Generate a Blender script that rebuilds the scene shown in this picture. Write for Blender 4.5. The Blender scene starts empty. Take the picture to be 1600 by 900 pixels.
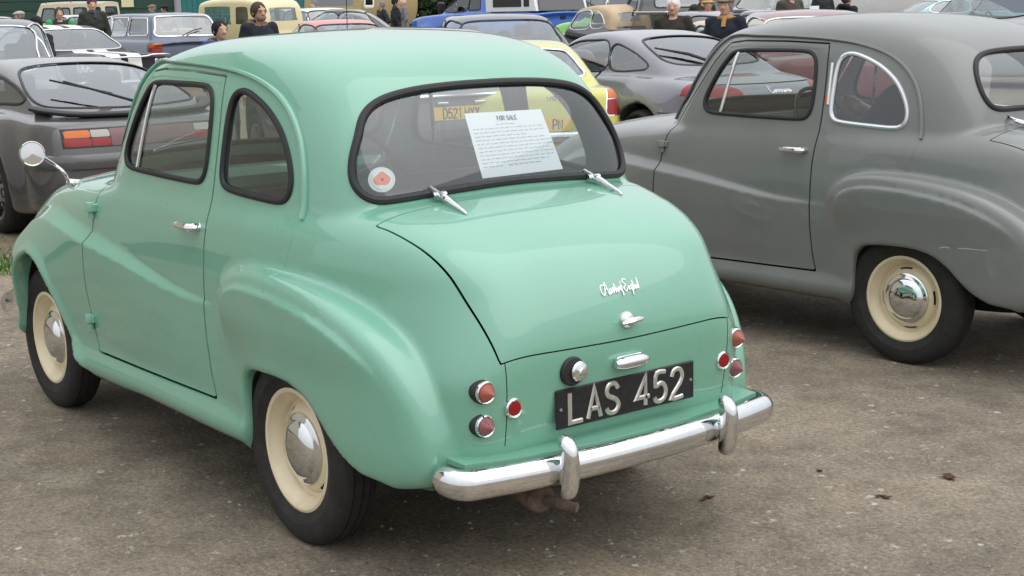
import bpy, math, random
import numpy as np
R_ = math.radians
# ------------------------------------------------------------------ camera, sky, sun, exposure
scene = bpy.context.scene
COL = scene.collection
CAM = dict(f=2267.3, pos=(-3.6542, 2.5759, 1.5417), yaw=-0.6481, pitch=0.1903, roll=0.0229)   # solved from the two saloons' known sizes

def cam_axes():
    cy, sy, cp, sp = math.cos(CAM['yaw']), math.sin(CAM['yaw']), math.cos(CAM['pitch']), math.sin(CAM['pitch'])
    fw = np.array([cy*cp, sy*cp, -sp]); rt = np.array([sy, -cy, 0.]); dn = np.cross(fw, rt)
    cr, sr = math.cos(CAM['roll']), math.sin(CAM['roll'])
    return cr*rt + sr*dn, -sr*rt + cr*dn, fw
def make_camera():
    from mathutils import Matrix
    rt, dn, fw = cam_axes()
    cd = bpy.data.cameras.new('camera'); co = bpy.data.objects.new('camera', cd); COL.objects.link(co)
    M = Matrix(((rt[0], -dn[0], -fw[0], CAM['pos'][0]), (rt[1], -dn[1], -fw[1], CAM['pos'][1]), (rt[2], -dn[2], -fw[2], CAM['pos'][2]), (0, 0, 0, 1)))
    co.matrix_world = M
    cd.sensor_fit = 'HORIZONTAL'; cd.sensor_width = 36; cd.lens = 36*CAM['f']/1600
    cd.clip_start = 0.05; cd.clip_end = 2000
    scene.camera = co
make_camera()
SUN_EL, SUN_AZ = R_(58), R_(200)      # azimuth of the direction towards the sun, from +x, counter-clockwise
w = bpy.data.worlds.new('World'); scene.world = w; w.use_nodes = True
nt = w.node_tree; bg = nt.nodes['Background']
sky = nt.nodes.new('ShaderNodeTexSky'); sky.sky_type = 'NISHITA'; sky.sun_disc = False
sky.sun_elevation = SUN_EL; sky.sun_rotation = math.pi/2 - SUN_AZ; sky.air_density = 1.0; sky.dust_density = 1.0; sky.ozone_density = 1.0
hs = nt.nodes.new('ShaderNodeHueSaturation'); hs.inputs['Saturation'].default_value = 0.20   # a closed cloud layer: hardly any blue
cl = nt.nodes.new('ShaderNodeMix'); cl.data_type = 'RGBA'; cl.inputs[0].default_value = .75   # cloud in front of the clear sky
tcw = nt.nodes.new('ShaderNodeTexCoord'); sx = nt.nodes.new('ShaderNodeSeparateXYZ'); nt.links.new(tcw.outputs['Generated'], sx.inputs[0])
mw = nt.nodes.new('ShaderNodeMapRange'); mw.inputs['To Min'].default_value = 1/3; nt.links.new(sx.outputs['Z'], mw.inputs['Value'])      # standard overcast sky: the zenith three times the horizon
vw = nt.nodes.new('ShaderNodeVectorMath'); vw.operation = 'SCALE'; vw.inputs[0].default_value = (12.6, 13.0, 13.5); nt.links.new(mw.outputs[0], vw.inputs['Scale']); nt.links.new(vw.outputs[0], cl.inputs[7])
nt.links.new(sky.outputs[0], hs.inputs['Color']); nt.links.new(hs.outputs[0], cl.inputs[6]); nt.links.new(cl.outputs[2], bg.inputs['Color'])
bg.inputs['Strength'].default_value = 0.13
sd = bpy.data.lights.new('sun', 'SUN'); so = bpy.data.objects.new('sun', sd); COL.objects.link(so)
sd.energy = 1.0; sd.angle = R_(80); sd.color = (1, .97, .92)
from mathutils import Vector
so.rotation_euler = Vector((-math.cos(SUN_EL)*math.cos(SUN_AZ), -math.cos(SUN_EL)*math.sin(SUN_AZ), -math.sin(SUN_EL))).to_track_quat('-Z', 'Y').to_euler()
so.location = (0, 0, 30)
vs = scene.view_settings; vs.view_transform = 'Standard'; vs.look = 'None'; vs.gamma = 1; vs.use_curve_mapping = False; vs.exposure = 0.30
scene.render.engine = 'CYCLES'

# ------------------------------------------------------------------ photo pixel -> world (1600 x 900 photo)
def ray(px, py):
    rt, dn, fw = cam_axes()
    d = (px-800)/CAM['f']*rt + (py-450)/CAM['f']*dn + fw
    return np.array(CAM['pos']), d/np.linalg.norm(d)
def at_depth(px, py, dep):            # point on the pixel's ray, `dep` metres away along the ground
    o, d = ray(px, py); return o + d*dep/math.hypot(d[0], d[1])
def spot(px, dep, py=60):                    # ground position under a pixel column at a ground distance
    p = at_depth(px, py, dep); return float(p[0]), float(p[1])
def on_ground(px, py):
    o, d = ray(px, py); t = -o[2]/d[2]; p = o + d*t; return float(p[0]), float(p[1])

# ------------------------------------------------------------------ materials
MATS = {}
def mat(name, col, rough=.5, metal=0., coat=0., spec=.5, noise=0., nscale=8., bump=0., bscale=60., emis=0., trans=0., ior=1.45, alpha=1., rvar=0.):
    if name in MATS: return MATS[name]
    m = bpy.data.materials.new(name); m.use_nodes = True; t = m.node_tree; b = t.nodes['Principled BSDF']
    b.inputs['Base Color'].default_value = (*col, 1); b.inputs['Roughness'].default_value = rough; b.inputs['Metallic'].default_value = metal
    b.inputs['Coat Weight'].default_value = coat; b.inputs['Coat Roughness'].default_value = .05; b.inputs['Specular IOR Level'].default_value = spec
    b.inputs['Transmission Weight'].default_value = trans; b.inputs['IOR'].default_value = ior
    tc = t.nodes.new('ShaderNodeTexCoord')
    if noise or rvar:
        n = t.nodes.new('ShaderNodeTexNoise'); n.inputs['Scale'].default_value = nscale; n.inputs['Detail'].default_value = 5; n.inputs['Roughness'].default_value = .65
        t.links.new(tc.outputs['Object'], n.inputs['Vector'])
    if noise:
        mr = t.nodes.new('ShaderNodeMapRange'); mr.inputs['From Min'].default_value = .3; mr.inputs['From Max'].default_value = .7
        mr.inputs['To Min'].default_value = 1-noise; mr.inputs['To Max'].default_value = 1+noise
        t.links.new(n.outputs['Fac'], mr.inputs['Value'])
        mx = t.nodes.new('ShaderNodeVectorMath'); mx.operation = 'SCALE'; mx.inputs[0].default_value = col
        t.links.new(mr.outputs[0], mx.inputs['Scale']); t.links.new(mx.outputs[0], b.inputs['Base Color'])
    if rvar:
        r2 = t.nodes.new('ShaderNodeMapRange'); r2.inputs['From Min'].default_value = .3; r2.inputs['From Max'].default_value = .7
        r2.inputs['To Min'].default_value = max(0, rough-rvar); r2.inputs['To Max'].default_value = rough+rvar
        t.links.new(n.outputs['Fac'], r2.inputs['Value']); t.links.new(r2.outputs[0], b.inputs['Roughness'])
    if bump:
        n2 = t.nodes.new('ShaderNodeTexNoise'); n2.inputs['Scale'].default_value = bscale; n2.inputs['Detail'].default_value = 3
        t.links.new(tc.outputs['Object'], n2.inputs['Vector'])
        bp = t.nodes.new('ShaderNodeBump'); bp.inputs['Strength'].default_value = bump; bp.inputs['Distance'].default_value = .01
        t.links.new(n2.outputs['Fac'], bp.inputs['Height']); t.links.new(bp.outputs[0], b.inputs['Normal'])
    MATS[name] = m; return m
def glass_mat(name, tint=(.80, .84, .83), refl=.12):
    # thin pane: mostly clear, mirrors the sky at grazing angles, faint tint and dust
    if name in MATS: return MATS[name]
    m = bpy.data.materials.new(name); m.use_nodes = True; t = m.node_tree; t.nodes.clear()
    out = t.nodes.new('ShaderNodeOutputMaterial'); tr = t.nodes.new('ShaderNodeBsdfTransparent'); tr.inputs[0].default_value = (*tint, 1)
    gl = t.nodes.new('ShaderNodeBsdfGlossy'); gl.inputs['Roughness'].default_value = .02; gl.inputs[0].default_value = (.95, .97, 1, 1)
    fr = t.nodes.new('ShaderNodeFresnel'); ge = t.nodes.new('ShaderNodeNewGeometry'); io = t.nodes.new('ShaderNodeMapRange'); io.inputs['To Min'].default_value = 1.55; io.inputs['To Max'].default_value = 1/1.55
    t.links.new(ge.outputs['Backfacing'], io.inputs['Value']); t.links.new(io.outputs[0], fr.inputs['IOR'])     # same pane seen from inside
    ad = t.nodes.new('ShaderNodeMath'); ad.operation = 'ADD'; ad.use_clamp = True; ad.inputs[1].default_value = refl*.5
    t.links.new(fr.outputs[0], ad.inputs[0])
    mx = t.nodes.new('ShaderNodeMixShader'); t.links.new(ad.outputs[0], mx.inputs[0]); t.links.new(tr.outputs[0], mx.inputs[1]); t.links.new(gl.outputs[0], mx.inputs[2])
    t.links.new(mx.outputs[0], out.inputs[0]); MATS[name] = m; return m

# ------------------------------------------------------------------ objects
def tag(o, label=None, cat=None, group=None, kind=None):
    if label: o['label'] = label
    if cat: o['category'] = cat
    if group: o['group'] = group
    if kind: o['kind'] = kind
    return o
def empty(name, loc=(0, 0, 0), rz=0, rest=None):
    o = bpy.data.objects.new(name, None); COL.objects.link(o); o.location = loc; o.rotation_euler = (0, 0, rz); o.empty_display_size = .1
    if rest: tag(o, *rest)
    return o
def link(name, me, m, parent=None, loc=None, rot=None):
    o = bpy.data.objects.new(name, me); COL.objects.link(o)
    if m is not None and not me.materials:
        for k in (m if isinstance(m, (list, tuple)) else [m]): me.materials.append(k)
    if parent is not None: o.parent = parent
    if loc is not None: o.location = loc
    if rot is not None: o.rotation_euler = rot
    return o
def mesh(V, F, N=None, smooth=True, mi=None, name='mesh'):
    me = bpy.data.meshes.new(name); V = np.asarray(V, float)
    F = F if isinstance(F, list) else np.asarray(F)
    if isinstance(F, np.ndarray) and len(F):
        k = F.shape[1]; nf = len(F)
        me.vertices.add(len(V)); me.vertices.foreach_set('co', V.astype(np.float32).ravel())
        me.loops.add(nf*k); me.loops.foreach_set('vertex_index', F.astype(np.int32).ravel())
        me.polygons.add(nf); me.polygons.foreach_set('loop_start', np.arange(0, nf*k, k, dtype=np.int32))
        me.update(calc_edges=True)
    else:
        me.from_pydata([tuple(v) for v in V], [], [tuple(int(i) for i in f) for f in F]); me.update()
    me.validate(); 
    me.polygons.foreach_set('use_smooth', np.full(len(me.polygons), bool(smooth)))
    if mi is not None and len(mi) == len(me.polygons): me.polygons.foreach_set('material_index', np.asarray(mi, np.int32))
    if N is not None and len(N) == len(me.vertices): me.normals_split_custom_set_from_vertices(np.asarray(N, float).tolist())
    return me
class MB:      # collects simple solids into one mesh
    def __init__(s): s.V = []; s.F = []
    def add(s, V, F):
        o = len(s.V); s.V += [tuple(map(float, v)) for v in V]; s.F += [tuple(int(i)+o for i in f) for f in F]; return s
    def box(s, c, d, rz=0., b=0., M=None):
        x, y, z = np.array(d)/2.
        if b <= 0:
            V = [(i*x, j*y, k*z) for i in (-1, 1) for j in (-1, 1) for k in (-1, 1)]
            F = [(0, 1, 3, 2), (4, 6, 7, 5), (0, 4, 5, 1), (2, 3, 7, 6), (0, 2, 6, 4), (1, 5, 7, 3)]
        else:
            b = min(b, .99*min(x, y, z)); V = []; F = []; idx = {}
            for i in (-1, 1):
                for j in (-1, 1):
                    for k in (-1, 1):
                        for ax in range(3):
                            p = [i*(x-b), j*(y-b), k*(z-b)]; p[ax] = (i*x, j*y, k*z)[ax]; idx[i, j, k, ax] = len(V); V.append(p)
            for ax in range(3):
                a1, a2 = (ax+1) % 3, (ax+2) % 3
                for sg in (-1, 1):
                    q = []
                    for u, v in ((-1, -1), (1, -1), (1, 1), (-1, 1)):
                        t = [0, 0, 0]; t[ax] = sg; t[a1] = u; t[a2] = v; q.append(idx[t[0], t[1], t[2], ax])
                    F.append(q if sg > 0 else q[::-1])
                for u in (-1, 1):
                    for v in (-1, 1):
                        t0 = [0, 0, 0]; t0[a1] = u; t0[a2] = v; t1 = list(t0); t0[ax] = -1; t1[ax] = 1
                        q = [idx[(*t0, a1)], idx[(*t1, a1)], idx[(*t1, a2)], idx[(*t0, a2)]]; F.append(q if u*v > 0 else q[::-1])
            for i in (-1, 1):
                for j in (-1, 1):
                    for k in (-1, 1):
                        q = [idx[i, j, k, 0], idx[i, j, k, 1], idx[i, j, k, 2]]; F.append(q if i*j*k > 0 else q[::-1])
        V = np.array(V)
        if M is not None: V = V @ np.array(M).T
        cz, sz = math.cos(rz), math.sin(rz); V = V @ np.array([[cz, sz, 0], [-sz, cz, 0], [0, 0, 1]]) + np.array(c)
        return s.add(V, F)
    def lathe(s, prof, o=(0, 0, 0), ax='y', n=32, closed=False):   # prof: (r, h) pairs turned about an axis through o
        prof = np.array(prof, float); k = len(prof); V = []
        for i in range(n):
            a = 2*math.pi*i/n; ca, sa = math.cos(a), math.sin(a)
            for r, h in prof:
                V.append({'y': (r*ca, h, r*sa), 'x': (h, r*ca, r*sa), 'z': (r*ca, r*sa, h)}[ax])
        V = np.array(V)+np.array(o); F = []
        for i in range(n):
            j = (i+1) % n
            for q in range(k if closed else k-1):
                q2 = (q+1) % k; F.append((i*k+q, i*k+q2, j*k+q2, j*k+q))
        return s.add(V, F)
    def tube(s, P, r, n=8, closed=False, cap=True):
        P = np.array(P, float); m = len(P); r = np.broadcast_to(np.array(r, float), (m,)); V = []; F = []
        T = np.gradient(P, axis=0) if not closed else np.roll(P, -1, 0)-np.roll(P, 1, 0)
        T /= np.linalg.norm(T, axis=1)[:, None]+1e-12; u = np.cross(T[0], (0, 0, 1.))
        if np.linalg.norm(u) < .1: u = np.cross(T[0], (0, 1., 0))
        for i in range(m):
            u = u-T[i]*(u@T[i]); u /= np.linalg.norm(u)+1e-12; v = np.cross(T[i], u)
            for j in range(n): a = 2*math.pi*j/n; V.append(P[i]+r[i]*(math.cos(a)*u+math.sin(a)*v))
        for i in range(m if closed else m-1):
            i2 = (i+1) % m
            for j in range(n): j2 = (j+1) % n; F.append((i*n+j, i*n+j2, i2*n+j2, i2*n+j))
        if cap and not closed: F.append(tuple(range(n))[::-1]); F.append(tuple((m-1)*n+j for j in range(n)))
        return s.add(V, F)
    def prism(s, poly, d, o=(0, 0, 0), U=(1, 0, 0), Wv=(0, 0, 1), D=(0, 1, 0)):     # 2-D outline extruded by d along D
        U, Wv, D, o = map(lambda q: np.array(q, float), (U, Wv, D, o)); n = len(poly)
        a = [o+p[0]*U+p[1]*Wv for p in poly]; b = [q+D*d for q in a]
        return s.add(a+b, [tuple(range(n)), tuple(range(2*n-1, n-1, -1))]+[(i, i+n, (i+1) % n+n, (i+1) % n) for i in range(n)])
    def mesh(s, smooth=False, name='mesh'):
        me = mesh(s.V, s.F, smooth=smooth, name=name)
        import bmesh
        bm = bmesh.new(); bm.from_mesh(me); bmesh.ops.recalc_face_normals(bm, faces=bm.faces); bm.to_mesh(me); bm.free()
        if smooth:
            me.polygons.foreach_set('use_smooth', np.ones(len(me.polygons), bool))
            try: me.set_sharp_from_angle(angle=R_(35))
            except Exception: pass
        return me
    def build(s, name, m, parent=None, smooth=False, loc=None, rot=None): return link(name, s.mesh(smooth, name), m, parent, loc, rot)

# ------------------------------------------------------------------ smooth solids: implicit field -> mesh
def smax(a, b, k):
    h = np.maximum(k-np.abs(a-b), 0)/k; return np.maximum(a, b)+h*h*h*k/6.
def smin(a, b, k): return -smax(-a, -b, k)
def catmull(P, n=8, closed=True):
    P = np.array(P, float); m = len(P); out = []
    for i in range(m if closed else m-1):
        p0, p1, p2, p3 = (P[(i-1) % m], P[i], P[(i+1) % m], P[(i+2) % m]) if closed else (P[max(i-1, 0)], P[i], P[i+1], P[min(i+2, m-1)])
        for t in np.arange(n)/n:
            out.append(.5*((2*p1)+(-p0+p2)*t+(2*p0-5*p1+4*p2-p3)*t*t+(-p0+3*p1-3*p2+p3)*t**3))
    if not closed: out.append(P[-1])
    return np.array(out)
def poly_sdf(P, x, z):        # signed distance to a closed outline, negative inside
    P = np.asarray(P, float); x = np.asarray(x, float); z = np.asarray(z, float)
    d = np.full(x.shape, 1e9); ins = np.zeros(x.shape, bool)
    for (x0, z0), (x1, z1) in zip(P, np.roll(P, -1, 0)):
        ex, ez = x1-x0, z1-z0; l = ex*ex+ez*ez
        if l < 1e-14: continue
        wx, wz = x-x0, z-z0; t = np.clip((wx*ex+wz*ez)/l, 0, 1)
        d = np.minimum(d, (wx-t*ex)**2+(wz-t*ez)**2)
        c = (z0 > z) != (z1 > z)
        if ez != 0: ins ^= c & (x < x0+ex*(z-z0)/ez)
    return np.where(ins, -1, 1)*np.sqrt(d)
class Outline:              # smoothed table of poly_sdf
    def __init__(s, P, h=.01, sig=1.5, mg=.35):
        P = np.asarray(P, float); s.h = h; s.lo = P.min(0)-mg; n = np.ceil((P.max(0)+mg-s.lo)/h).astype(int)+1; s.n = n
        X, Z = np.meshgrid(s.lo[0]+h*np.arange(n[0]), s.lo[1]+h*np.arange(n[1]), indexing='ij')
        T = poly_sdf(P, X, Z)
        if h < .01:       # finer table, so that sampled slopes stay smooth
            for ax in (0, 1): T = np.moveaxis(T, ax, 0); U = np.empty((2*len(T)-1,)+T.shape[1:]); U[::2] = T; U[1::2] = .5*(T[1:]+T[:-1]); T = np.moveaxis(U, 0, ax)
            s.h = h = h/2; sig = 2*sig; s.n = np.array(T.shape)
        q = int(3*sig+1); k = np.exp(-.5*(np.arange(-q, q+1)/sig)**2); k /= k.sum()
        for ax in (0, 1):
            T = np.apply_along_axis(lambda r: np.convolve(np.pad(r, q, mode='reflect', reflect_type='odd'), k, 'valid'), ax, T)
        s.T = T
    def __call__(s, x, z):
        u = (x-s.lo[0])/s.h; v = (z-s.lo[1])/s.h; uc = np.clip(u, 0, s.n[0]-1.001); vc = np.clip(v, 0, s.n[1]-1.001)
        i = uc.astype(int); j = vc.astype(int); a = uc-i; b = vc-j; T = s.T
        r = (T[i, j]*(1-a)+T[i+1, j]*a)*(1-b)+(T[i, j+1]*(1-a)+T[i+1, j+1]*a)*b
        return r+s.h*np.hypot(u-uc, v-vc)
class Curve:                # smooth 1-D function through points
    def __init__(s, xs, ys, sig=.03):
        o = np.argsort(xs); xs = np.array(xs, float)[o]; ys = np.array(ys, float)[o]; h = sig/6
        s.x = np.arange(xs[0]-.3, xs[-1]+.3, h); q = 20; k = np.exp(-.5*(np.arange(-q, q+1)/6.)**2); k /= k.sum()
        s.y = np.convolve(np.pad(np.interp(s.x, xs, ys), q, mode='edge'), k, 'valid')
    def __call__(s, x): return np.interp(x, s.x, s.y)
def grad(f, V, e=.004):
    G = np.stack([f(V[:, 0]+e, V[:, 1], V[:, 2])-f(V[:, 0]-e, V[:, 1], V[:, 2]), f(V[:, 0], V[:, 1]+e, V[:, 2])-f(V[:, 0], V[:, 1]-e, V[:, 2]),
                  f(V[:, 0], V[:, 1], V[:, 2]+e)-f(V[:, 0], V[:, 1], V[:, 2]-e)], 1)/(2*e)
    return G
def surface(f, lo, hi, h, it=3, eps=None):     # surface nets, pulled onto f = 0; returns V, normals, triangles
    ax = [np.arange(a, b+h, h) for a, b in zip(lo, hi)]
    X, Y, Z = np.meshgrid(*ax, indexing='ij', sparse=True)
    G = f(X, Y, Z); G = np.ascontiguousarray(np.broadcast_to(G, tuple(len(a) for a in ax))); S = G < 0
    c = [S[i:S.shape[0]-1+i, j:S.shape[1]-1+j, k:S.shape[2]-1+k] for i in (0, 1) for j in (0, 1) for k in (0, 1)]
    act = np.zeros(c[0].shape, bool); al = np.ones(c[0].shape, bool)
    for q in c: act |= q; al &= q
    act &= ~al; I = np.argwhere(act); vid = np.full(act.shape, -1, np.int64); vid[act] = np.arange(len(I))
    cor = np.array([(i, j, k) for i in (0, 1) for j in (0, 1) for k in (0, 1)]); vals = np.stack([G[tuple((I+q).T)] for q in cor], 1)
    acc = np.zeros((len(I), 3)); cnt = np.zeros(len(I))
    for a in range(8):
        for b in range(a+1, 8):
            if np.abs(cor[a]-cor[b]).sum() != 1: continue
            va, vb = vals[:, a], vals[:, b]; cr = (va < 0) != (vb < 0)
            t = np.where(cr, va/np.where(cr, va-vb, 1), 0); acc += np.where(cr[:, None], cor[a]+t[:, None]*(cor[b]-cor[a]), 0); cnt += cr
    V = np.array([a[0] for a in ax])+h*(I+acc/cnt[:, None]); Q = []
    for d in range(3):
        s0 = [slice(None)]*3; s1 = [slice(None)]*3; s0[d] = slice(0, -1); s1[d] = slice(1, None)
        ch = S[tuple(s0)] != S[tuple(s1)]; E = np.argwhere(ch); o1, o2 = (d+1) % 3, (d+2) % 3
        ok = (E[:, o1] > 0) & (E[:, o2] > 0) & (E[:, o1] < S.shape[o1]-1) & (E[:, o2] < S.shape[o2]-1); E = E[ok]
        ins = S[tuple(E.T)]; q = []
        for da, db in ((-1, -1), (0, -1), (0, 0), (-1, 0)):
            t = E.copy(); t[:, o1] += da; t[:, o2] += db; q.append(vid[tuple(t.T)])
        q = np.stack(q, 1); q[~ins] = q[~ins][:, ::-1]; Q.append(q)
    Q = np.concatenate(Q); Q = Q[(Q >= 0).all(1)]; e = eps or h*.6
    for _ in range(it):
        g = grad(f, V, e); v = f(V[:, 0], V[:, 1], V[:, 2]); st = v/np.maximum((g*g).sum(1), .05); V = V-np.clip(st, -.5*h, .5*h)[:, None]*g
    N = grad(f, V, e); N /= np.linalg.norm(N, axis=1)[:, None]+1e-12
    d1 = ((V[Q[:, 0]]-V[Q[:, 2]])**2).sum(1); d2 = ((V[Q[:, 1]]-V[Q[:, 3]])**2).sum(1); m = d1 <= d2
    T = np.concatenate([Q[m][:, [0, 1, 2]], Q[m][:, [0, 2, 3]], Q[~m][:, [0, 1, 3]], Q[~m][:, [1, 2, 3]]])
    return V, N, T
def compact(V, N, F):
    u, inv = np.unique(F.ravel(), return_inverse=True); return V[u], N[u], inv.reshape(-1, F.shape[1]) if len(F) else F, u
def clip(V, N, F, g):          # keep the part where g > 0, cut exactly on g = 0; also returns the cut edges
    g = np.where(np.abs(g) < 1e-7, 1e-7, g); s = g > 0; ns = s[F].sum(1); full = F[ns == 3]; out = [full]; cut = []
    E = []; newV = [V]; newN = [N]; base = len(V); tri1 = F[ns == 1]; tri2 = F[ns == 2]
    def rot(T, want):
        b = s[T] == want; k = np.argmax(b, 1); return np.stack([T[np.arange(len(T)), (k+i) % 3] for i in range(3)], 1)
    A = rot(tri1, True); B = rot(tri2, False); ed = np.concatenate([A[:, [0, 1]], A[:, [0, 2]], B[:, [0, 1]], B[:, [0, 2]]])
    if len(ed):
        se = np.sort(ed, 1); key = se[:, 0]*len(V)+se[:, 1]; u, ix, inv = np.unique(key, return_index=True, return_inverse=True); e = se[ix]
        t = (g[e[:, 0]]/(g[e[:, 0]]-g[e[:, 1]]))[:, None]; P = V[e[:, 0]]*(1-t)+V[e[:, 1]]*t; M = N[e[:, 0]]*(1-t)+N[e[:, 1]]*t; M /= np.linalg.norm(M, axis=1)[:, None]+1e-12
        newV.append(P); newN.append(M); id_ = base+inv; na, nb = len(A), len(B)
        a1, a2, b1, b2 = id_[:na], id_[na:2*na], id_[2*na:2*na+nb], id_[2*na+nb:]
        out += [np.stack([A[:, 0], a1, a2], 1), np.stack([b1, B[:, 1], B[:, 2]], 1), np.stack([b1, B[:, 2], b2], 1)]
        cut = np.concatenate([np.stack([a1, a2], 1), np.stack([b2, b1], 1)])
    V2 = np.concatenate(newV); N2 = np.concatenate(newN); F2 = np.concatenate(out)
    if len(F2) == 0: return V2[:0], N2[:0], F2.reshape(0, 3), np.zeros((0, 2), int)
    V3, N3, F3, u = compact(V2, N2, F2); mp = np.full(len(V2), -1); mp[u] = np.arange(len(u))
    return V3, N3, F3, (mp[np.array(cut)] if len(cut) else np.zeros((0, 2), int))
def split(V, F, g):          # lay an edge loop along g = 0 and keep everything
    g = np.where(np.abs(g) < 1e-6, 1e-6, g); s = g > 0; ns = s[F].sum(1); keep = F[(ns == 0) | (ns == 3)]; T = F[(ns == 1) | (ns == 2)]
    odd = s[T] == (s[T].sum(1) == 1)[:, None]; k = np.argmax(odd, 1); A = np.stack([T[np.arange(len(T)), (k+i) % 3] for i in range(3)], 1)
    se = np.sort(np.concatenate([A[:, [0, 1]], A[:, [0, 2]]]), 1); key = se[:, 0]*len(V)+se[:, 1]; u, ix, inv = np.unique(key, return_index=True, return_inverse=True); e = se[ix]
    t = (g[e[:, 0]]/(g[e[:, 0]]-g[e[:, 1]]))[:, None]; P = V[e[:, 0]]*(1-t)+V[e[:, 1]]*t; i1, i2 = len(V)+inv[:len(A)], len(V)+inv[len(A):]
    return np.concatenate([V, P]), np.concatenate([keep, np.stack([A[:, 0], i1, i2], 1), np.stack([i1, A[:, 1], A[:, 2]], 1), np.stack([i1, A[:, 2], i2], 1)])
def islands(V, N, F, *_, least=12):        # connected pieces of a triangle mesh
    lab = np.arange(len(V))
    while True:
        m = lab[F].min(1); new = lab.copy(); np.minimum.at(new, F.ravel(), np.repeat(m, 3)); new = new[new]
        if (new == lab).all(): break
        lab = new
    out = []; fl = lab[F[:, 0]]
    for k in np.unique(fl):
        f = F[fl == k]
        if len(f) >= least: v, n, f2, u = compact(V, N, f); out.append((v, n, f2))
    return out
def flange(V, N, F, E, d):       # turn the cut edges inwards so a gap has depth; keeps hard shading
    if len(E) == 0: return V, N, F
    u, inv = np.unique(E.ravel(), return_inverse=True); e = inv.reshape(-1, 2); n = len(V); k = len(u)
    T = np.zeros((k, 3)); dv = V[u[e[:, 1]]]-V[u[e[:, 0]]]; np.add.at(T, e[:, 0], dv); np.add.at(T, e[:, 1], dv)
    S = np.cross(T, N[u]); S /= np.linalg.norm(S, axis=1)[:, None]+1e-12
    V2 = np.concatenate([V, V[u], V[u]-d*N[u]]); N2 = np.concatenate([N, S, S])
    q = np.stack([n+e[:, 0], n+k+e[:, 0], n+k+e[:, 1], n+e[:, 1]], 1)
    F2 = np.concatenate([F, q[:, [0, 1, 2]], q[:, [0, 2, 3]]]); return V2, N2, F2
def loops(E):          # chain edges to ordered vertex loops
    nx = {}
    for a, b in E: nx.setdefault(int(a), []).append(int(b)); nx.setdefault(int(b), []).append(int(a))
    seen = set(); out = []
    for st in sorted(nx, key=lambda q: len(nx[q])):
        if st in seen: continue
        L = [st]; seen.add(st); cur = st
        while True:
            c = [q for q in nx[cur] if q not in seen]
            if not c: break
            cur = c[0]; seen.add(cur); L.append(cur)
        out.append((L, len(L) > 2 and L[0] in nx[L[-1]]))
    return sorted(out, key=lambda q: -len(q[0]))
def resample(P, step, closed, extra=None, sm=2):
    P = np.asarray(P, float); Q = np.concatenate([P, P[:1]]) if closed else P
    s = np.r_[0, np.cumsum(np.linalg.norm(np.diff(Q, axis=0), axis=1))]; n = max(int(s[-1]/step), 4)
    t = np.linspace(0, s[-1], n, endpoint=not closed); R = np.stack([np.interp(t, s, Q[:, i]) for i in range(3)], 1); X = None
    if extra is not None:
        ex = np.concatenate([extra, extra[:1]]) if closed else extra; X = np.stack([np.interp(t, s, ex[:, i]) for i in range(3)], 1)
    for _ in range(sm):
        a = (np.roll(R, 1, 0)+np.roll(R, -1, 0)+2*R)/4
        if not closed: a[0], a[-1] = R[0], R[-1]
        R = a
    return R, X
def sweep(P, N, sec, closed):    # cross-section (u across, v along the normal) carried along a path on a surface
    P = np.asarray(P); m = len(P); T = (np.roll(P, -1, 0)-np.roll(P, 1, 0)) if closed else np.gradient(P, axis=0)
    T /= np.linalg.norm(T, axis=1)[:, None]+1e-12; N = N-T*(N*T).sum(1)[:, None]; N /= np.linalg.norm(N, axis=1)[:, None]+1e-12; B = np.cross(T, N)
    k = len(sec); V = np.concatenate([P+u*B+v*N for u, v in sec]).reshape(k, m, 3).transpose(1, 0, 2).reshape(-1, 3); F = []
    for i in range(m if closed else m-1):
        i2 = (i+1) % m
        for j in range(k): j2 = (j+1) % k; F.append((i*k+j, i*k+j2, i2*k+j2, i2*k+j))
    if not closed: F.append(tuple(range(k))[::-1]); F.append(tuple((m-1)*k+j for j in range(k)))
    return V, F
def ellsec(a, b, n=8, off=0.): return [(a*math.cos(2*math.pi*i/n), off+b*math.sin(2*math.pi*i/n)) for i in range(n)]
def trim(V, N, E, a, b, off=0., step=.012, n=8):     # a rubber or chrome strip along the longest cut loop
    mb = MB(); L, cl = loops(E)[0]; P, X = resample(V[L], step, cl, N[L]); v, f = sweep(P, X, ellsec(a, b, n, off), cl); return mb.add(v, f)
# ------------------------------------------------------------------ the small 1950s saloon (built once, used for the green and the grey car)
# frame of the car: x forward from the rear axle, y to its left, z up from the ground
SS = lambda t: (lambda q: q*q*(3-2*q))(np.clip(t, 0, 1))
TUB = Outline(catmull([(2.50, .34), (2.30, .25), (1.8, .235), (.9, .23), (.2, .225), (-.35, .25), (-.62, .31), (-.722, .38), (-.752, .47), (-.768, .58), (-.772, .655), (-.757, .735), (-.715, .825), (-.645, .905), (-.52, .970),
                       (-.38, 1.008), (-.2, 1.025), (.3, 1.0), (.9, .995), (1.35, 1.0), (1.7, .985), (2.1, .93), (2.36, .85), (2.50, .73), (2.56, .55)], 6), .008, 2)
CAB = Outline(catmull([(1.60, .80), (1.52, .98), (1.42, 1.15), (1.30, 1.33), (1.20, 1.415), (1.05, 1.452), (.80, 1.478), (.50, 1.485), (.25, 1.470), (.05, 1.432), (-.08, 1.375), (-.175, 1.285), (-.235, 1.17), (-.275, 1.04), (-.30, .90), (-.30, .8), (.3, .75), (1.2, .75)], 6), .008, 2)
FEN = Outline(catmull([(.370, .26), (.388, .45), (.388, .64), (.372, .72), (.33, .768), (.25, .802), (.15, .817), (.03, .817), (-.12, .806), (-.28, .780), (-.42, .735), (-.53, .672), (-.605, .59), (-.65, .49), (-.665, .40), (-.64, .325), (-.55, .295), (-.3, .25), (.1, .215), (.33, .215)], 6), .008, 1.5)
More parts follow.
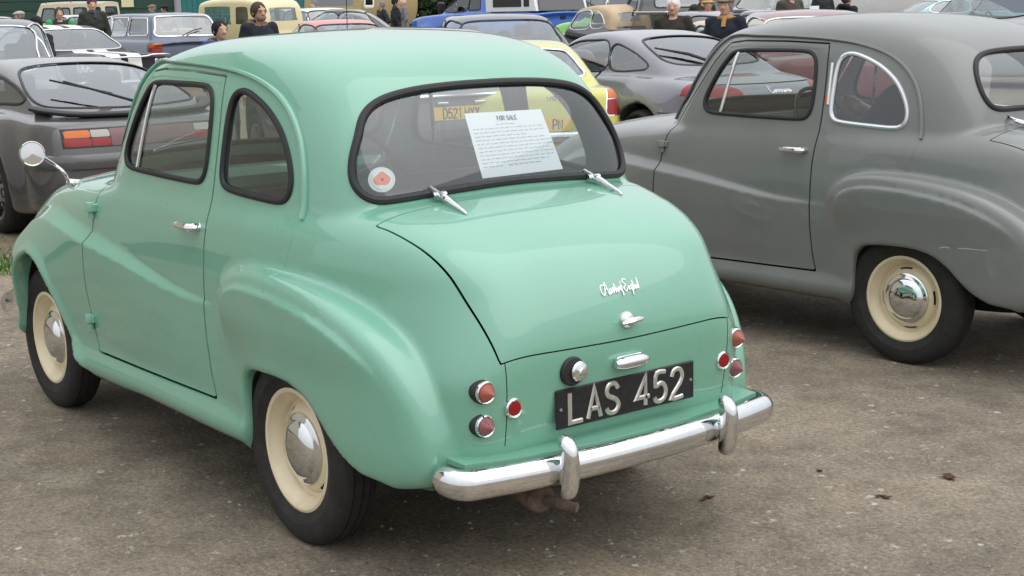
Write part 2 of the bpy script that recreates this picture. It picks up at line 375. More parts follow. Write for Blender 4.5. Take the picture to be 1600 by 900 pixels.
ARR = Outline(catmull([(.235, .05), (.238, .30), (.236, .40), (.222, .46), (.178, .497), (.09, .512), (-.02, .517), (-.11, .51), (-.185, .488), (-.245, .45), (-.295, .405), (-.345, .362), (-.42, .322), (-.52, .295), (-.56, .18), (-.4, .05)], 6), .008, 1)
ARF = Outline(catmull([(2.30, .05), (2.245, .30), (2.20, .42), (2.165, .52), (2.10, .595), (2.02, .633), (1.94, .637), (1.86, .615), (1.79, .565), (1.73, .495), (1.68, .43), (1.63, .365), (1.585, .31), (1.53, .27), (1.45, .22), (1.45, .05)], 6), .008, 1)
WS = Curve([.16, .20, .235, .265, .30, .335, .36, .45, .6, .75, .85, .92, .97, 1.05], [.56, .60, .652, .672, .673, .658, .650, .655, .657, .655, .648, .637, .62, .59], .012)
RL = Curve([-.95, -.79, -.74, -.65, -.5, -.3, 0, .3, 1.4, 1.9, 2.2, 2.45, 2.6], [-.40, -.26, -.165, -.125, -.10, -.07, -.02, 0, 0, .02, .0, -.1, -.2], .05)
RH = Curve([-.95, -.79, -.65, -.55, -.4, -.2, 0, .2, .4, 1.4, 1.7, 2.0, 2.3, 2.6], [-.42, -.31, -.20, -.15, -.10, -.055, -.025, -.008, 0, 0, -.02, -.05, -.12, -.25], .06)
WC = Curve([.75, .9, 1.0, 1.1, 1.2, 1.3, 1.37, 1.45, 1.55], [.645, .632, .617, .600, .581, .561, .549, .535, .52], .04)
RC = Curve([-.45, -.35, -.25, -.15, -.05, .06, .25, .45, 1.15, 1.3, 1.45, 1.6], [-.22, -.145, -.100, -.075, -.057, -.038, -.013, 0, 0, -.015, -.05, -.12], .05)
KT = Curve([-.8, -.55, -.2, .15, .4, 1.3, 1.7, 2.3], [.12, .15, .17, .13, .09, .09, .16, .22], .08)
YF = Curve([-.85, -.70, -.60, -.45, -.25, 0, .2, .40], [.50, .575, .632, .670, .688, .691, .684, .672], .04)
ZC = Curve([.40, .69, .9, 1.12, 1.37, 1.65, 1.79, 1.9, 2.01, 2.15, 2.4], [.655, .668, .694, .722, .748, .775, .788, .786, .768, .70, .55], .03)
HF = Curve([.38, .5, .9, 1.4, 1.8, 2.3], [0, .006, .024, .037, .043, .040], .05)
BAND = Curve([.4, .7, 1.0, 1.4, 1.9], [.012, .018, .028, .044, .050], .05)
def a30_body(x, y, z):
    a = np.sqrt(y*y+2e-5); a2 = a*a
    rear = SS((.25-x)/.7); front = SS((x-1.0)/.5)
    t = (z-ZC(x))/BAND(x)
    ff = HF(x)*np.where(t > 0, np.clip(1-t, 0, 1)**1.25, 1-.9*SS(-(z-ZC(x))/.46))
    lip = .016*SS(1-(ARF(x, z)-.0)/.055)*SS((x-1.45)/.1)
    bl = SS((z-.55)/.3); W = WS(z)+RL(x)*(1-bl)+RH(x)*bl+ff+lip
    tub = smax(TUB(x-(.07*rear-.22*front)*a2, z+(.11*rear+.14*front)*a2), (a-W)*.97, KT(x))
    cab = smax(CAB(x-(.13*SS((.5-x)/.6)-.30*SS((x-.7)/.4))*a2, z+.11*a2), (a-WC(z)-RC(x))*.97, .24-.06*SS((.15-x)/.3)*SS((1.30-z)/.2))
    b = smin(tub, cab, .022)
    P = FEN(x, z); fen = smax(P, a-YF(x)+.02*SS((.42-z)/.2)+.027*SS((.74-z)/.30)*SS((x-.02)/.36)-.011*np.clip((-P-.050)/.013, 0, 1)*SS((z-.54)/.14)*SS((x+.62)/.25), .085)
    b = smin(b, fen, .026)
    b = smax(b, -smax(ARR(x, z), .40-a, .02), .03); b = smax(b, -smax(ARF(x, z), .40-a, .02), .03)
    return b
DOOR = [(1.045, 1.36), (1.075, 1.325), (1.12, 1.27), (1.22, 1.135), (1.325, .99), (1.35, .93), (1.368, .86), (1.382, .78), (1.395, .68), (1.402, .58), (1.400, .48), (1.392, .40), (1.382, .345), (.437, .358), (.452, .42), (.468, .55), (.474, .70), (.470, .84), (.460, .93), (.452, 1.02), (.450, 1.12), (.453, 1.22), (.460, 1.31), (.466, 1.358), (.70, 1.368), (.95, 1.370)]
DWIN = catmull([(1.135, 1.06), (1.137, 1.11), (1.09, 1.205), (1.035, 1.285), (.985, 1.322), (.80, 1.327), (.60, 1.325), (.545, 1.313), (.517, 1.275), (.508, 1.18), (.510, 1.08), (.53, 1.04), (.57, 1.028), (.75, 1.028), (.95, 1.032), (1.09, 1.038)], 5)
QWIN = catmull([(.405, 1.06), (.408, 1.15), (.403, 1.25), (.388, 1.30), (.345, 1.316), (.28, 1.302), (.19, 1.262), (.11, 1.20), (.06, 1.125), (.04, 1.06), (.055, 1.017), (.10, 1.006), (.22, 1.012), (.33, 1.020), (.385, 1.03)], 5)
RWIN35 = catmull([(0, 1.044), (.2, 1.038), (.36, 1.028), (.455, 1.026), (.493, 1.065), (.487, 1.13), (.455, 1.20), (.42, 1.258), (.36, 1.295), (.26, 1.315), (.13, 1.324), (0, 1.326), (-.13, 1.324), (-.26, 1.315), (-.36, 1.295), (-.42, 1.258), (-.455, 1.20), (-.487, 1.13), (-.493, 1.065), (-.455, 1.026), (-.36, 1.028), (-.2, 1.038)], 5)
RWIN30 = catmull([(0, 1.08), (.2, 1.08), (.33, 1.083), (.385, 1.105), (.405, 1.16), (.39, 1.235), (.34, 1.29), (.24, 1.315), (0, 1.322), (-.24, 1.315), (-.34, 1.29), (-.39, 1.235), (-.405, 1.16), (-.385, 1.105), (-.33, 1.083), (-.2, 1.08)], 5)
FWIN = catmull([(0, 1.055), (.3, 1.05), (.48, 1.05), (.54, 1.09), (.53, 1.18), (.50, 1.28), (.46, 1.345), (.38, 1.37), (0, 1.385), (-.38, 1.37), (-.46, 1.345), (-.50, 1.28), (-.53, 1.18), (-.54, 1.09), (-.48, 1.05), (-.3, 1.05)], 5)
# boot lid outline in (y, z+x)
_ls = catmull([(.508, .655), (.498, .60), (.487, .50), (.475, .40), (.462, .29), (.445, .14), (.430, .01), (.421, -.06), (.415, -.10)], 5, False)
_lb = catmull([(.415, -.10), (.2, -.114), (0, -.120), (-.2, -.114), (-.415, -.10)], 5, False); _lt = catmull([(-.508, .655), (-.25, .684), (0, .692), (.25, .684), (.508, .655)], 5, False)
LID = np.concatenate([_ls, _lb[1:-1], _ls[::-1]*np.array([-1, 1]), _lt[1:-1]])
def surf_x(f, y, z, x0, x1):    # first hit of a line along x
    for _ in range(24):
        m = .5*(x0+x1)
        if f(np.array([m]), np.array([y]), np.array([z]))[0] > 0: x0 = m
        else: x1 = m
    return .5*(x0+x1)
def surf_y(f, x, z, y0=.9, y1=.2):
    for _ in range(24):
        m = .5*(y0+y1)
        if f(np.array([x]), np.array([m]), np.array([z]))[0] > 0: y0 = m
        else: y1 = m
    return .5*(y0+y1)
def strip_on_side(f, pts, sec, sgn=1, lift=0., n=6, sm=2, step=.015):      # strip following an (x, z) line on the flank
    P = catmull(pts, n, False); Q = np.array([(x, surf_y(f, x, z), z) for x, z in P]); N = grad(f, Q, .008); N /= np.linalg.norm(N, axis=1)[:, None]
    Q, N2 = resample(Q, step, False, N, sm); Q = Q+lift*N2; v, fc = sweep(Q, N2, sec, False); v[:, 1] *= sgn; return v, fc
GLYPH = {  # stroke letters in a 0.6 x 1 box
 'L': [[(0, 1), (0, 0), (.52, 0)]], 'A': [[(0, 0), (.28, 1), (.56, 0)], [(.09, .3), (.47, .3)]], 'S': [[(.52, .82), (.42, .96), (.27, 1), (.1, .95), (.02, .78), (.1, .6), (.42, .44), (.54, .25), (.44, .06), (.27, 0), (.1, .04), (0, .2)]],
 '4': [[(.42, 0), (.42, 1), (0, .28), (.58, .28)]], '5': [[(.5, 1), (.1, 1), (.05, .56), (.27, .63), (.46, .55), (.54, .33), (.46, .1), (.26, 0), (.08, .04), (0, .18)]], '2': [[(.02, .76), (.1, .94), (.28, 1), (.46, .93), (.52, .74), (.42, .5), (0, 0), (.54, 0)]],
 'D': [[(0, 0), (0, 1), (.3, 1), (.5, .85), (.55, .5), (.5, .15), (.3, 0), (0, 0)]], '1': [[(.12, .8), (.3, 1), (.3, 0)]], 'M': [[(0, 0), (0, 1), (.32, .3), (.64, 1), (.64, 0)]], 'Y': [[(0, 1), (.28, .5), (.56, 1)], [(.28, .5), (.28, 0)]], 'X': [[(0, 0), (.54, 1)], [(0, 1), (.54, 0)]],
 'P': [[(0, 0), (0, 1), (.35, 1), (.52, .88), (.52, .62), (.35, .48), (0, .48)]], 'N': [[(0, 0), (0, 1), (.5, 0), (.5, 1)]], '8': [[(.27, .53), (.08, .66), (.06, .86), (.27, 1), (.48, .86), (.46, .66), (.27, .53), (.02, .36), (.04, .12), (.27, 0), (.5, .12), (.52, .36), (.27, .53)]], 'V': [[(0, 1), (.28, 0), (.56, 1)]],
 'F': [[(0, 0), (0, 1), (.48, 1)], [(0, .53), (.4, .53)]], 'O': [[(.27, 0), (.08, .1), (0, .35), (0, .65), (.08, .9), (.27, 1), (.46, .9), (.54, .65), (.54, .35), (.46, .1), (.27, 0)]], 'R': [[(0, 0), (0, 1), (.35, 1), (.52, .88), (.52, .62), (.35, .48), (0, .48)], [(.28, .48), (.54, 0)]], 'E': [[(.5, 0), (0, 0), (0, 1), (.5, 1)], [(0, .53), (.42, .53)]],
 'G': [[(.52, .8), (.4, .97), (.25, 1), (.08, .9), (0, .62), (0, .35), (.08, .1), (.27, 0), (.45, .06), (.53, .2), (.53, .42), (.3, .42)]], 'T': [[(0, 1), (.56, 1)], [(.28, 1), (.28, 0)]], 'I': [[(0, 0), (0, 1)]], '3': [[(0, .9), (.25, 1), (.48, .85), (.45, .62), (.2, .53), (.48, .42), (.5, .15), (.25, 0), (0, .1)]], '9': [[(.05, .05), (.3, .1), (.5, .4), (.5, .75), (.27, 1), (.03, .8), (.05, .58), (.27, .45), (.48, .6)]]}
def stroke(mb, P, w, d, to3):      # ribbon of width w raised by d with chamfered edges
    P = np.array(P, float)
    if len(P) > 6: P = catmull(P, 3, False)
    n = len(P); T = np.gradient(P, axis=0) if n > 2 else np.tile(P[1]-P[0], (2, 1)); L = []; Rr = []
    for i in range(n):
        e1 = P[i]-P[i-1] if i else P[1]-P[0]; e2 = P[i+1]-P[i] if i < n-1 else e1; e1 = e1/np.linalg.norm(e1); e2 = e2/np.linalg.norm(e2)
        m = np.array([-(e1+e2)[1], (e1+e2)[0]]); m /= np.linalg.norm(m)+1e-9; c = max(.45, m@np.array([-e1[1], e1[0]])); L.append(m/c)
    V = []
    for i in range(n):
        for u, v in ((-1, 0), (-.55, 1), (.55, 1), (1, 0)): V.append(to3(P[i]+L[i]*w/2*u, d*v))
    F = [(i*4+j, i*4+j+1, i*4+j+5, i*4+j+4) for i in range(n-1) for j in range(3)]+[(0, 1, 2, 3), ((n-1)*4+3, (n-1)*4+2, (n-1)*4+1, (n-1)*4)]
    mb.add(V, F)
def text_parts(txt, h, w, d, to3, parent, m, name='plate_character', sp=.22, asp=1., flip=False, joined=False):
    # letters as raised strokes, centred; each one a mesh of its own
    ws = [0 if ch == ' ' else max(p[0] for s in GLYPH[ch] for p in s) for ch in txt]; tot = sum((.3 if ch == ' ' else q)+sp for ch, q in zip(txt, ws))-sp; x = -tot/2; out = []
    mbj = MB()
    for ch, q in zip(txt, ws):
        if ch == ' ': x += .3+sp; continue
        mb = mbj if joined else MB()
        for s in GLYPH[ch]: stroke(mb, [((x+px)*h*asp, (py-.5)*h) for px, py in s], w, d, to3)
        if not joined: out.append(mb.build(name, m, parent))
        x += q+sp
    if joined: out.append(mbj.build(name, m, parent))
    return out
def wheel_parts(parent, x, y, sgn, z, tyre_r, rim_r, width, rim_m, tyre_m, cap_m, cap_r=.105, style='disc', slots=True):
    w = empty('wheel', (x, y, z)); w.parent = parent; rr = tyre_r; hw = width/2
    t = MB().lathe([(rim_r*1.0, -hw*.72), (rim_r+.012, -hw*.85), (rim_r+(rr-rim_r)*.55, -hw), (rr-.022, -hw*.90), (rr-.006, -hw*.72), (rr, -hw*.45), (rr-.004, -hw*.43), (rr-.004, -hw*.36), (rr, -hw*.34), (rr+.001, -hw*.1), (rr-.004, -hw*.08), (rr-.004, 0), (rr+.001, hw*.02), (rr, hw*.34), (rr-.004, hw*.36), (rr-.004, hw*.43), (rr, hw*.45), (rr-.006, hw*.72), (rr-.022, hw*.90), (rr-.030, hw*.955), (rim_r+(rr-rim_r)*.55, hw), (rim_r+(rr-rim_r)*.35, hw*.985), (rim_r+(rr-rim_r)*.33, hw*.95), (rim_r+.012, hw*.86), (rim_r, hw*.72)], n=56)
    t.V = [(a, b*sgn, c) for a, b, c in t.V]; t.build('tyre', tyre_m, w, smooth=True)
    q = MB()
    if style == 'disc':
        q.lathe([(rim_r-.012, -hw*.7), (rim_r+.002, hw*.70), (rim_r+.004, hw*.80), (rim_r-.004, hw*.84), (rim_r-.010, hw*.80), (rim_r-.014, hw*.60), (rim_r-.030, hw*.40), (rim_r-.036, hw*.10), (rim_r-.045, hw*.02), (rim_r-.052, hw*.16), (rim_r-.062, hw*.32), (cap_r+.006, hw*.40), (cap_r-.01, hw*.34), (.03, hw*.34), (.001, hw*.34)], n=48)
    else:
        q.lathe([(rim_r-.012, -hw*.7), (rim_r+.002, hw*.70), (rim_r+.006, hw*.82), (rim_r-.006, hw*.86), (rim_r-.022, hw*.70), (rim_r-.03, hw*.2), (rim_r-.03, -hw*.2), (.001, -hw*.2)], n=40)
    q.V = [(a, b*sgn, c) for a, b, c in q.V]; q.build('rim', rim_m, w, smooth=True)
    if style == 'disc':
        k = MB().lathe([(cap_r+.002, hw*.36), (cap_r+.004, hw*.48), (cap_r-.004, hw*.56), (cap_r-.014, hw*.58), (cap_r-.017, hw*.62), (cap_r*.72, hw*.80), (cap_r*.4, hw*.90), (.0005, hw*.93)], n=40)
        k.V = [(a, b*sgn, c) for a, b, c in k.V]; k.build('hubcap', cap_m, w, smooth=True)
        if slots:
            for i in range(4):
                s = MB(); a0 = R_(45+90*i+8); U = np.linspace(-.24, .24, 9); r0, r1 = rim_r-.050, rim_r-.056; V = [(r*math.cos(a0+u*(.92 if r < r0 else 1)), sgn*(h_+.0016), r*math.sin(a0+u*(.92 if r < r0 else 1))) for r, h_ in ((r0, hw*.13), (r1, hw*.225)) for u in U]
                s.add(V, [(q, q+1, q+10, q+9) for q in range(8)]); s.build('vent_slot', MATS['black_gap'], w)
    elif style == 'spoke':
        n = 5
        for i in range(n):
            s = MB(); a = 2*math.pi*i/n+.3; ca, sa = math.cos(a), math.sin(a); U = np.array((ca, 0, sa)); Wv = np.array((-sa, 0, ca)); r1 = rim_r-.02
            s.prism([(.03, -.035), (r1, -.055), (r1, -.028), (r1*.5, -.016), (r1*.5, .016), (r1, .028), (r1, .055), (.03, .035)], .025*sgn, (0, sgn*hw*.55, 0), U, Wv); s.build('spoke', rim_m, w)
        MB().lathe([(.045, sgn*hw*.5), (.045, sgn*hw*.85), (.03, sgn*hw*.9), (.001, sgn*hw*.9)], n=20).build('hubcap', rim_m, w, smooth=True)
    elif style == 'holes':
        f = MB().lathe([(rim_r-.03, hw*.45*sgn), (rim_r*.55, hw*.72*sgn), (.05, hw*.72*sgn), (.001, hw*.62*sgn)], n=32); f.build('wheel_disc', rim_m, w, smooth=True)
        for i in range(7):
            a = 2*math.pi*i/7; s = MB().lathe([(.001, 0), (.036, 0), (.036, .02)], (0, 0, 0), 'y', 14); s.V = [((p[0]*1.25+rim_r*.66), (p[1]+hw*.60)*sgn, p[2]) for p in s.V]
            s.V = [(p[0]*math.cos(a)-p[2]*math.sin(a), p[1], p[0]*math.sin(a)+p[2]*math.cos(a)) for p in s.V]; s.build('wheel_hole', MATS['black_gap'], w)
    return w
def std_mats():
    mat('chrome', (.74, .75, .76), .06, 1., noise=.05, nscale=30, rvar=.03); mat('rubber', (.018, .018, .02), .55, noise=.2, nscale=40); mat('black_gap', (.004, .004, .004), .9); mat('tyre', (.022, .021, .020), .78, noise=.35, nscale=25, bump=.1, bscale=200)
    mat('underseal', (.008, .008, .008), .95); mat('cream_rim', (.73, .63, .44), .35, coat=.3, noise=.06, nscale=20); mat('lining', (.30, .30, .29), .8, noise=.1); mat('seat', (.035, .04, .042), .55, noise=.2); mat('black_plastic', (.015, .015, .016), .4)
    mat('amber', (.55, .12, .01), .25, coat=.1); mat('red_lens', (.26, .007, .009), .25, coat=.1); mat('orange_lens', (.36, .085, .055), .15, coat=1); mat('plum_lens', (.26, .085, .095), .15, coat=1); mat('clear_lens', (.36, .34, .31), .25, coat=.1)
    mat('plate_black', (.012, .013, .014), .45, noise=.5, nscale=60); mat('aluminium', (.62, .60, .56), .35, .8, noise=.1, nscale=60); mat('plate_yellow', (.78, .50, .02), .4); mat('white_paint', (.78, .78, .76), .35); mat('paper', (.82, .84, .88), .7); mat('ink', (.10, .11, .16), .8); mat('steel_dull', (.35, .35, .35), .45, .9)
    mat('rust', (.110, .076, .058), .85, noise=.5, nscale=18, bump=.4, bscale=80); mat('dark_metal', (.06, .06, .065), .4, .6); mat('poppy', (.80, .17, .05), .6); glass_mat('glass'); glass_mat('glass_grey', (.60, .66, .66), .32); glass_mat('glass_dark', (.16, .18, .19), .10)
std_mats()
A30 = {}
def a30_meshes():
    V, N, F = surface(a30_body, (-.86, -.78, .12), (2.66, .78, 1.53), .0115, it=3, eps=.006)
    # edge loops along the swages, so that the creases run clean
    for g in (lambda v: FEN(v[:, 0], v[:, 2])+.050, lambda v: FEN(v[:, 0], v[:, 2])+.063, lambda v: FEN(v[:, 0], v[:, 2])+.030, lambda v: FEN(v[:, 0], v[:, 2])-.004):
        q = g(V); q = np.where((np.abs(V[:, 1]) > .48) & (V[:, 2] > .42), q, np.where(q > 0, 9., -9.)); ok = (np.abs(V[:, 1]) > .48) & (V[:, 2] > .42); fm = ok[F].all(1); V2, Fs = split(V, F[fm], q); F = np.concatenate([F[~fm], Fs]); V = V2
    for g in (lambda v: v[:, 2]-ZC(v[:, 0]), lambda v: v[:, 2]-ZC(v[:, 0])-BAND(v[:, 0]), lambda v: v[:, 2]-ZC(v[:, 0])-.5*BAND(v[:, 0]), lambda v: v[:, 2]-ZC(v[:, 0])+.012):
        q = g(V); ok = (np.abs(V[:, 1]) > .5) & (V[:, 0] > .44) & (V[:, 0] < 2.2) & (V[:, 2] > .5); fm = ok[F].all(1); V2, Fs = split(V, F[fm], q); F = np.concatenate([F[~fm], Fs]); V = V2
    for _ in range(2):
        gr = grad(a30_body, V, .003); v_ = a30_body(V[:, 0], V[:, 1], V[:, 2]); V = V-np.clip(v_/np.maximum((gr*gr).sum(1), .05), -.004, .004)[:, None]*gr
    N = grad(a30_body, V, .006); N3 = grad(a30_body, V, .003); q = np.minimum(np.abs(FEN(V[:, 0], V[:, 2])+.056), np.where(V[:, 0] > .44, np.abs(V[:, 2]-ZC(V[:, 0])-.3*BAND(V[:, 0])), 9)); N = N+(N3-N)*SS((.040-q)/.02)[:, None]; N /= np.linalg.norm(N, axis=1)[:, None]+1e-12
    # soften the normals a little so that reflections run clean
    for _ in range(1):
        A = N.copy(); 
        for i, j in ((0, 1), (1, 2), (2, 0)): np.add.at(A, F[:, i], .10*N[F[:, j]]); np.add.at(A, F[:, j], .10*N[F[:, i]])
        N = A/np.linalg.norm(A, axis=1)[:, None]
    X, Y, Z = lambda v: v[:, 0], lambda v: v[:, 1], lambda v: v[:, 2]
    big = 9.
    def cut_out(P, g): return clip(*P, g), clip(*P, -g)
    P = (V, N, F); out = {}
    out['full'] = P
    # quarter windows and windscreen
    for s, nm in ((1, 'l'), (-1, 'r')):
        g = np.where(s*Y(P[0]) > .25, -poly_sdf(QWIN, X(P[0]), Z(P[0])), -big); a, b = cut_out(P, g); out['qglass_'+nm] = a; P = b[:3]
        g = np.where(s*Y(P[0]) > .25, -poly_sdf(DOOR, X(P[0]), Z(P[0])), -big)
        a = clip(*P, g-.0040); b = clip(*P, -g-.0040); D = flange(*a, .02); P = flange(*b[:3], b[3], .022)
        g = -poly_sdf(DWIN, D[0][:, 0], D[0][:, 2]); a, b = cut_out(D, g); out['dglass_'+nm] = a; out['door_'+nm] = b
    g = np.where(X(P[0]) > .85, -poly_sdf(FWIN, Y(P[0]), Z(P[0])), -big); a, b = cut_out(P, g); out['windscreen'] = a; P = b[:3]
    g = np.where((X(P[0]) < -.1) & (Z(P[0]) > .5), -poly_sdf(LID, Y(P[0]), X(P[0])+Z(P[0])), -big)
    a = clip(*P, g-.0022); b = clip(*P, -g-.0022); out['lid'] = flange(*a, .010); P = flange(*b[:3], b[3], .012)
    a_ = np.abs(Y(P[0])); g = np.maximum(np.minimum(.010-np.minimum(ARR(X(P[0]), Z(P[0])), ARF(X(P[0]), Z(P[0]))), .632-a_), .205-Z(P[0]))
    a, b = cut_out(P, g); out['wells'] = a; P = b[:3]
    for nm, W in (('35', RWIN35), ('30', RWIN30)):
        g = np.where((X(P[0]) < .2) & (Z(P[0]) > .9), -poly_sdf(W, Y(P[0]), Z(P[0])), -big); a, b = cut_out(P, g); out['rglass_'+nm] = a; out['body_'+nm] = b
    return out
def trim_outer(Vx, Nx, Ex): return trim(Vx, Nx, Ex, .0125, .008, .0015)
def inner_skin(parts, off=.022):
    V = []; F = []; o = 0
    for ip, P in enumerate(parts):
        g = np.minimum(np.minimum(P[0][:, 2]-.34, P[0][:, 0]+.36-.0), 1.42-P[0][:, 0]); g = np.minimum(g, np.where((P[0][:, 0] < -.12) | (P[0][:, 0] > 1.25), P[0][:, 2]-.97, 9)); g = np.minimum(g, np.where(P[0][:, 2] < .99, np.abs(P[0][:, 1])-.3, 9))
        if ip == 0: g = np.minimum(g, P[0][:, 2]-1.0)
        v, n, f, _ = clip(P[0], P[1], P[2], g); V.append(v-off*n); F.append(f[:, ::-1]+o); o += len(v)
    return np.concatenate(V), np.concatenate(F)
def paint(name, col, rough=.30, coat=1., speck=.03):
    m = mat(name, col, rough, 0., coat, noise=speck, nscale=3.5, rvar=.06, bump=.035, bscale=4.); b = m.node_tree.nodes['Principled BSDF']; b.inputs['Coat Roughness'].default_value = .025; return m
def build_a30(name, loc, rz, rest, body_m, var):
    M = A30; root = empty(name, loc, rz, rest)
    def put(nm, key, fn, m, parent=root):
        if key not in M: M[key] = fn()
        o = bpy.data.objects.new(nm, M[key]); COL.objects.link(o); o.parent = parent
        if not M[key].materials: M[key].materials.append(None) if not isinstance(m, (list, tuple)) else [M[key].materials.append(None) for _ in m]
        for i, k in enumerate(m if isinstance(m, (list, tuple)) else [m]): o.material_slots[i].link = 'OBJECT'; o.material_slots[i].material = k
        return o
    R = M['raw']; f = a30_body
    def body_mesh():
        P = R['body_'+var]; return mesh(P[0], P[2], P[1], name='body')
    body = put('body', 'body'+var, body_mesh, body_m)
    for i_, Pw in enumerate(islands(*R['wells'])):
        put('underbody', 'wells%d' % i_, lambda: mesh(Pw[0], Pw[2], Pw[1], name='underbody'), MATS['underseal'])
    gl = lambda P: (lambda: mesh(P[0]-.004*P[1], P[2], P[1], name='glass'))
    sl = lambda P, a=.0095, b=.008: (lambda: trim(P[0], P[1], P[3], a, b, .0015).mesh(True))
    frame_m = MATS['rubber']
    g = put('rear_window', 'rg'+var, gl(R['rglass_'+var]), MATS['glass']); put('window_seal', 'rs'+var, sl(R['rglass_'+var], .0122, .010), MATS['rubber'], g)
    g = put('windscreen', 'ws', gl(R['windscreen']), MATS['glass']); put('window_seal', 'wss', sl(R['windscreen'], .014), MATS['rubber'], g)
    for s in ('l', 'r'):
        sg = 1 if s == 'l' else -1
        g = put('quarter_window', 'qg'+s, gl(R['qglass_'+s]), MATS['glass']); put('window_frame' if var == '30' else 'window_seal', 'qs'+s+var, sl(R['qglass_'+s], .010 if var == '30' else .0105), MATS['white_chrome'] if var == '30' else frame_m, g)
        d = put('door', 'door'+s, lambda: mesh(R['door_'+s][0], R['door_'+s][2], R['door_'+s][1], name='door'), body_m)
        g = put('door_window', 'dg'+s, gl(R['dglass_'+s]), MATS['glass'], d); put('window_seal', 'ds'+s, sl(R['dglass_'+s]), frame_m, d)
        def bar():
            v, fc = strip_on_side(f, [(.975, 1.325), (1.005, 1.18), (1.035, 1.035)], ellsec(.009, .007, 8, .0), sg); return MB().add(v, fc).mesh(True)
        put('quarter_light_bar', 'bar'+s, bar, MATS['chrome'], d)
        def handle():
            ys = surf_y(f, .55, .892); mb = MB(); P = catmull([(.640, ys+.018, .893), (.62, ys+.028, .894), (.57, ys+.032, .894), (.522, ys+.028, .893), (.512, ys-.004, .893)], 5, False); P[:, 1] *= sg
            mb.tube(P, np.interp(np.arange(len(P)), [0, 3, len(P)-6, len(P)-1], [.004, .0105, .014, .0135]), 10); return mb.mesh(True)
        put('handle', 'dh'+s, handle, MATS['chrome'], d)
        for zz, nm in ((.862, 'a'), (.455, 'b')):
            def hinge():
                xs = float(np.interp(zz, [.4, .48, .58, .68, .78, .86], [1.392, 1.40, 1.402, 1.395, 1.382, 1.368])); ys = surf_y(f, xs, zz)
                mb = MB().lathe([(.001, .032), (.017, .032), (.019, .028), (.019, .001), (.017, 0), (.012, -.003), (.012, -.026), (.001, -.028)], (xs, sg*(ys+.010), zz), 'z', 14); mb.box((xs, sg*(ys+.002), zz+.014), (.060, .022, .030), 0, .004); return mb.mesh(True)
            put('hinge', 'hg'+s+nm, hinge, body_m, d)
        def gutter():
            v, fc = strip_on_side(f, [(1.40, .985), (1.30, 1.115), (1.19, 1.265), (1.10, 1.366), (1.03, 1.391), (.9, 1.391), (.7, 1.388), (.47, 1.376), (.30, 1.354), (.17, 1.315), (.08, 1.26), (.02, 1.19), (-.012, 1.11), (-.028, 1.03), (-.035, .965)], [(-.008, -.004), (-.008, .006), (-.004, .012), (.004, .013), (.007, .008), (.004, .004), (.002, -.004)], sg); return MB().add(v, fc).mesh(True)
        put('drip_rail', 'gut'+s, gutter, body_m)
        for xx in (0, 2.019):
            key = 'wh%s%d' % (s, int(xx)); w_ = None
            if key not in M:
                w_ = wheel_parts(root, xx, sg*.565, sg, .283, .288, .1825, .135, MATS['cream_rim'], MATS['tyre'], MATS['chrome'], .104); M[key] = w_
            else:
                src = M[key]; w_ = src.copy(); COL.objects.link(w_); w_.parent = root
                for ch in src.children: c2 = ch.copy(); COL.objects.link(c2); c2.parent = w_
            w_.rotation_euler = (0, R_(37 if xx else 8)+(.9 if var == '30' else 0), 0)
            if xx == 0: w_['hub'] = 1
    lid = put('boot_lid', 'lid', lambda: mesh(R['lid'][0], R['lid'][2], R['lid'][1], name='lid'), body_m)
    for s in (1, -1):
        def bh():
            x0 = surf_x(f, .285, 1.0, -.9, .2); mb = MB(); zz = lambda x: 1.0; P = []
            for x in (-.268, -.30, -.335, -.37, -.405, -.43):
                a, b = 1.2, .8
                for _ in range(22):
                    m_ = .5*(a+b)
                    if f(np.array([x]), np.array([.285]), np.array([m_]))[0] > 0: a = m_
                    else: b = m_
                P.append((x, .285*s, .5*(a+b)))
            P = np.array(P); P[:, 2] += [.026, .020, .017, .012, .008, .003]; P[0, 0] += .012; mb.tube(catmull(P, 4, False), np.interp(np.arange(21), [0, 6, 20], [.006, .0115, .003]), 8)
            mb.tube([(P[1][0], .285*s-.022, P[1][2]), (P[1][0], .285*s+.022, P[1][2])], .008, 8); return mb.mesh(True)
        put('hinge', 'bh%d' % s, bh, MATS['chrome'], lid)
    def bhandle():
        x = surf_x(f, 0, .703, -1, 0); mb = MB().lathe([(.025, .004), (.024, -.008), (.016, -.018), (.001, -.021)], (x, 0, .703), 'x', 20)
        mb.tube([(x-.021, -.044, .706), (x-.025, -.028, .706), (x-.025, .008, .703), (x-.020, .032, .700)], [.003, .008, .009, .005], 8); return mb.mesh(True)
    put('boot_handle', 'bhd', bhandle, MATS['chrome'], lid)
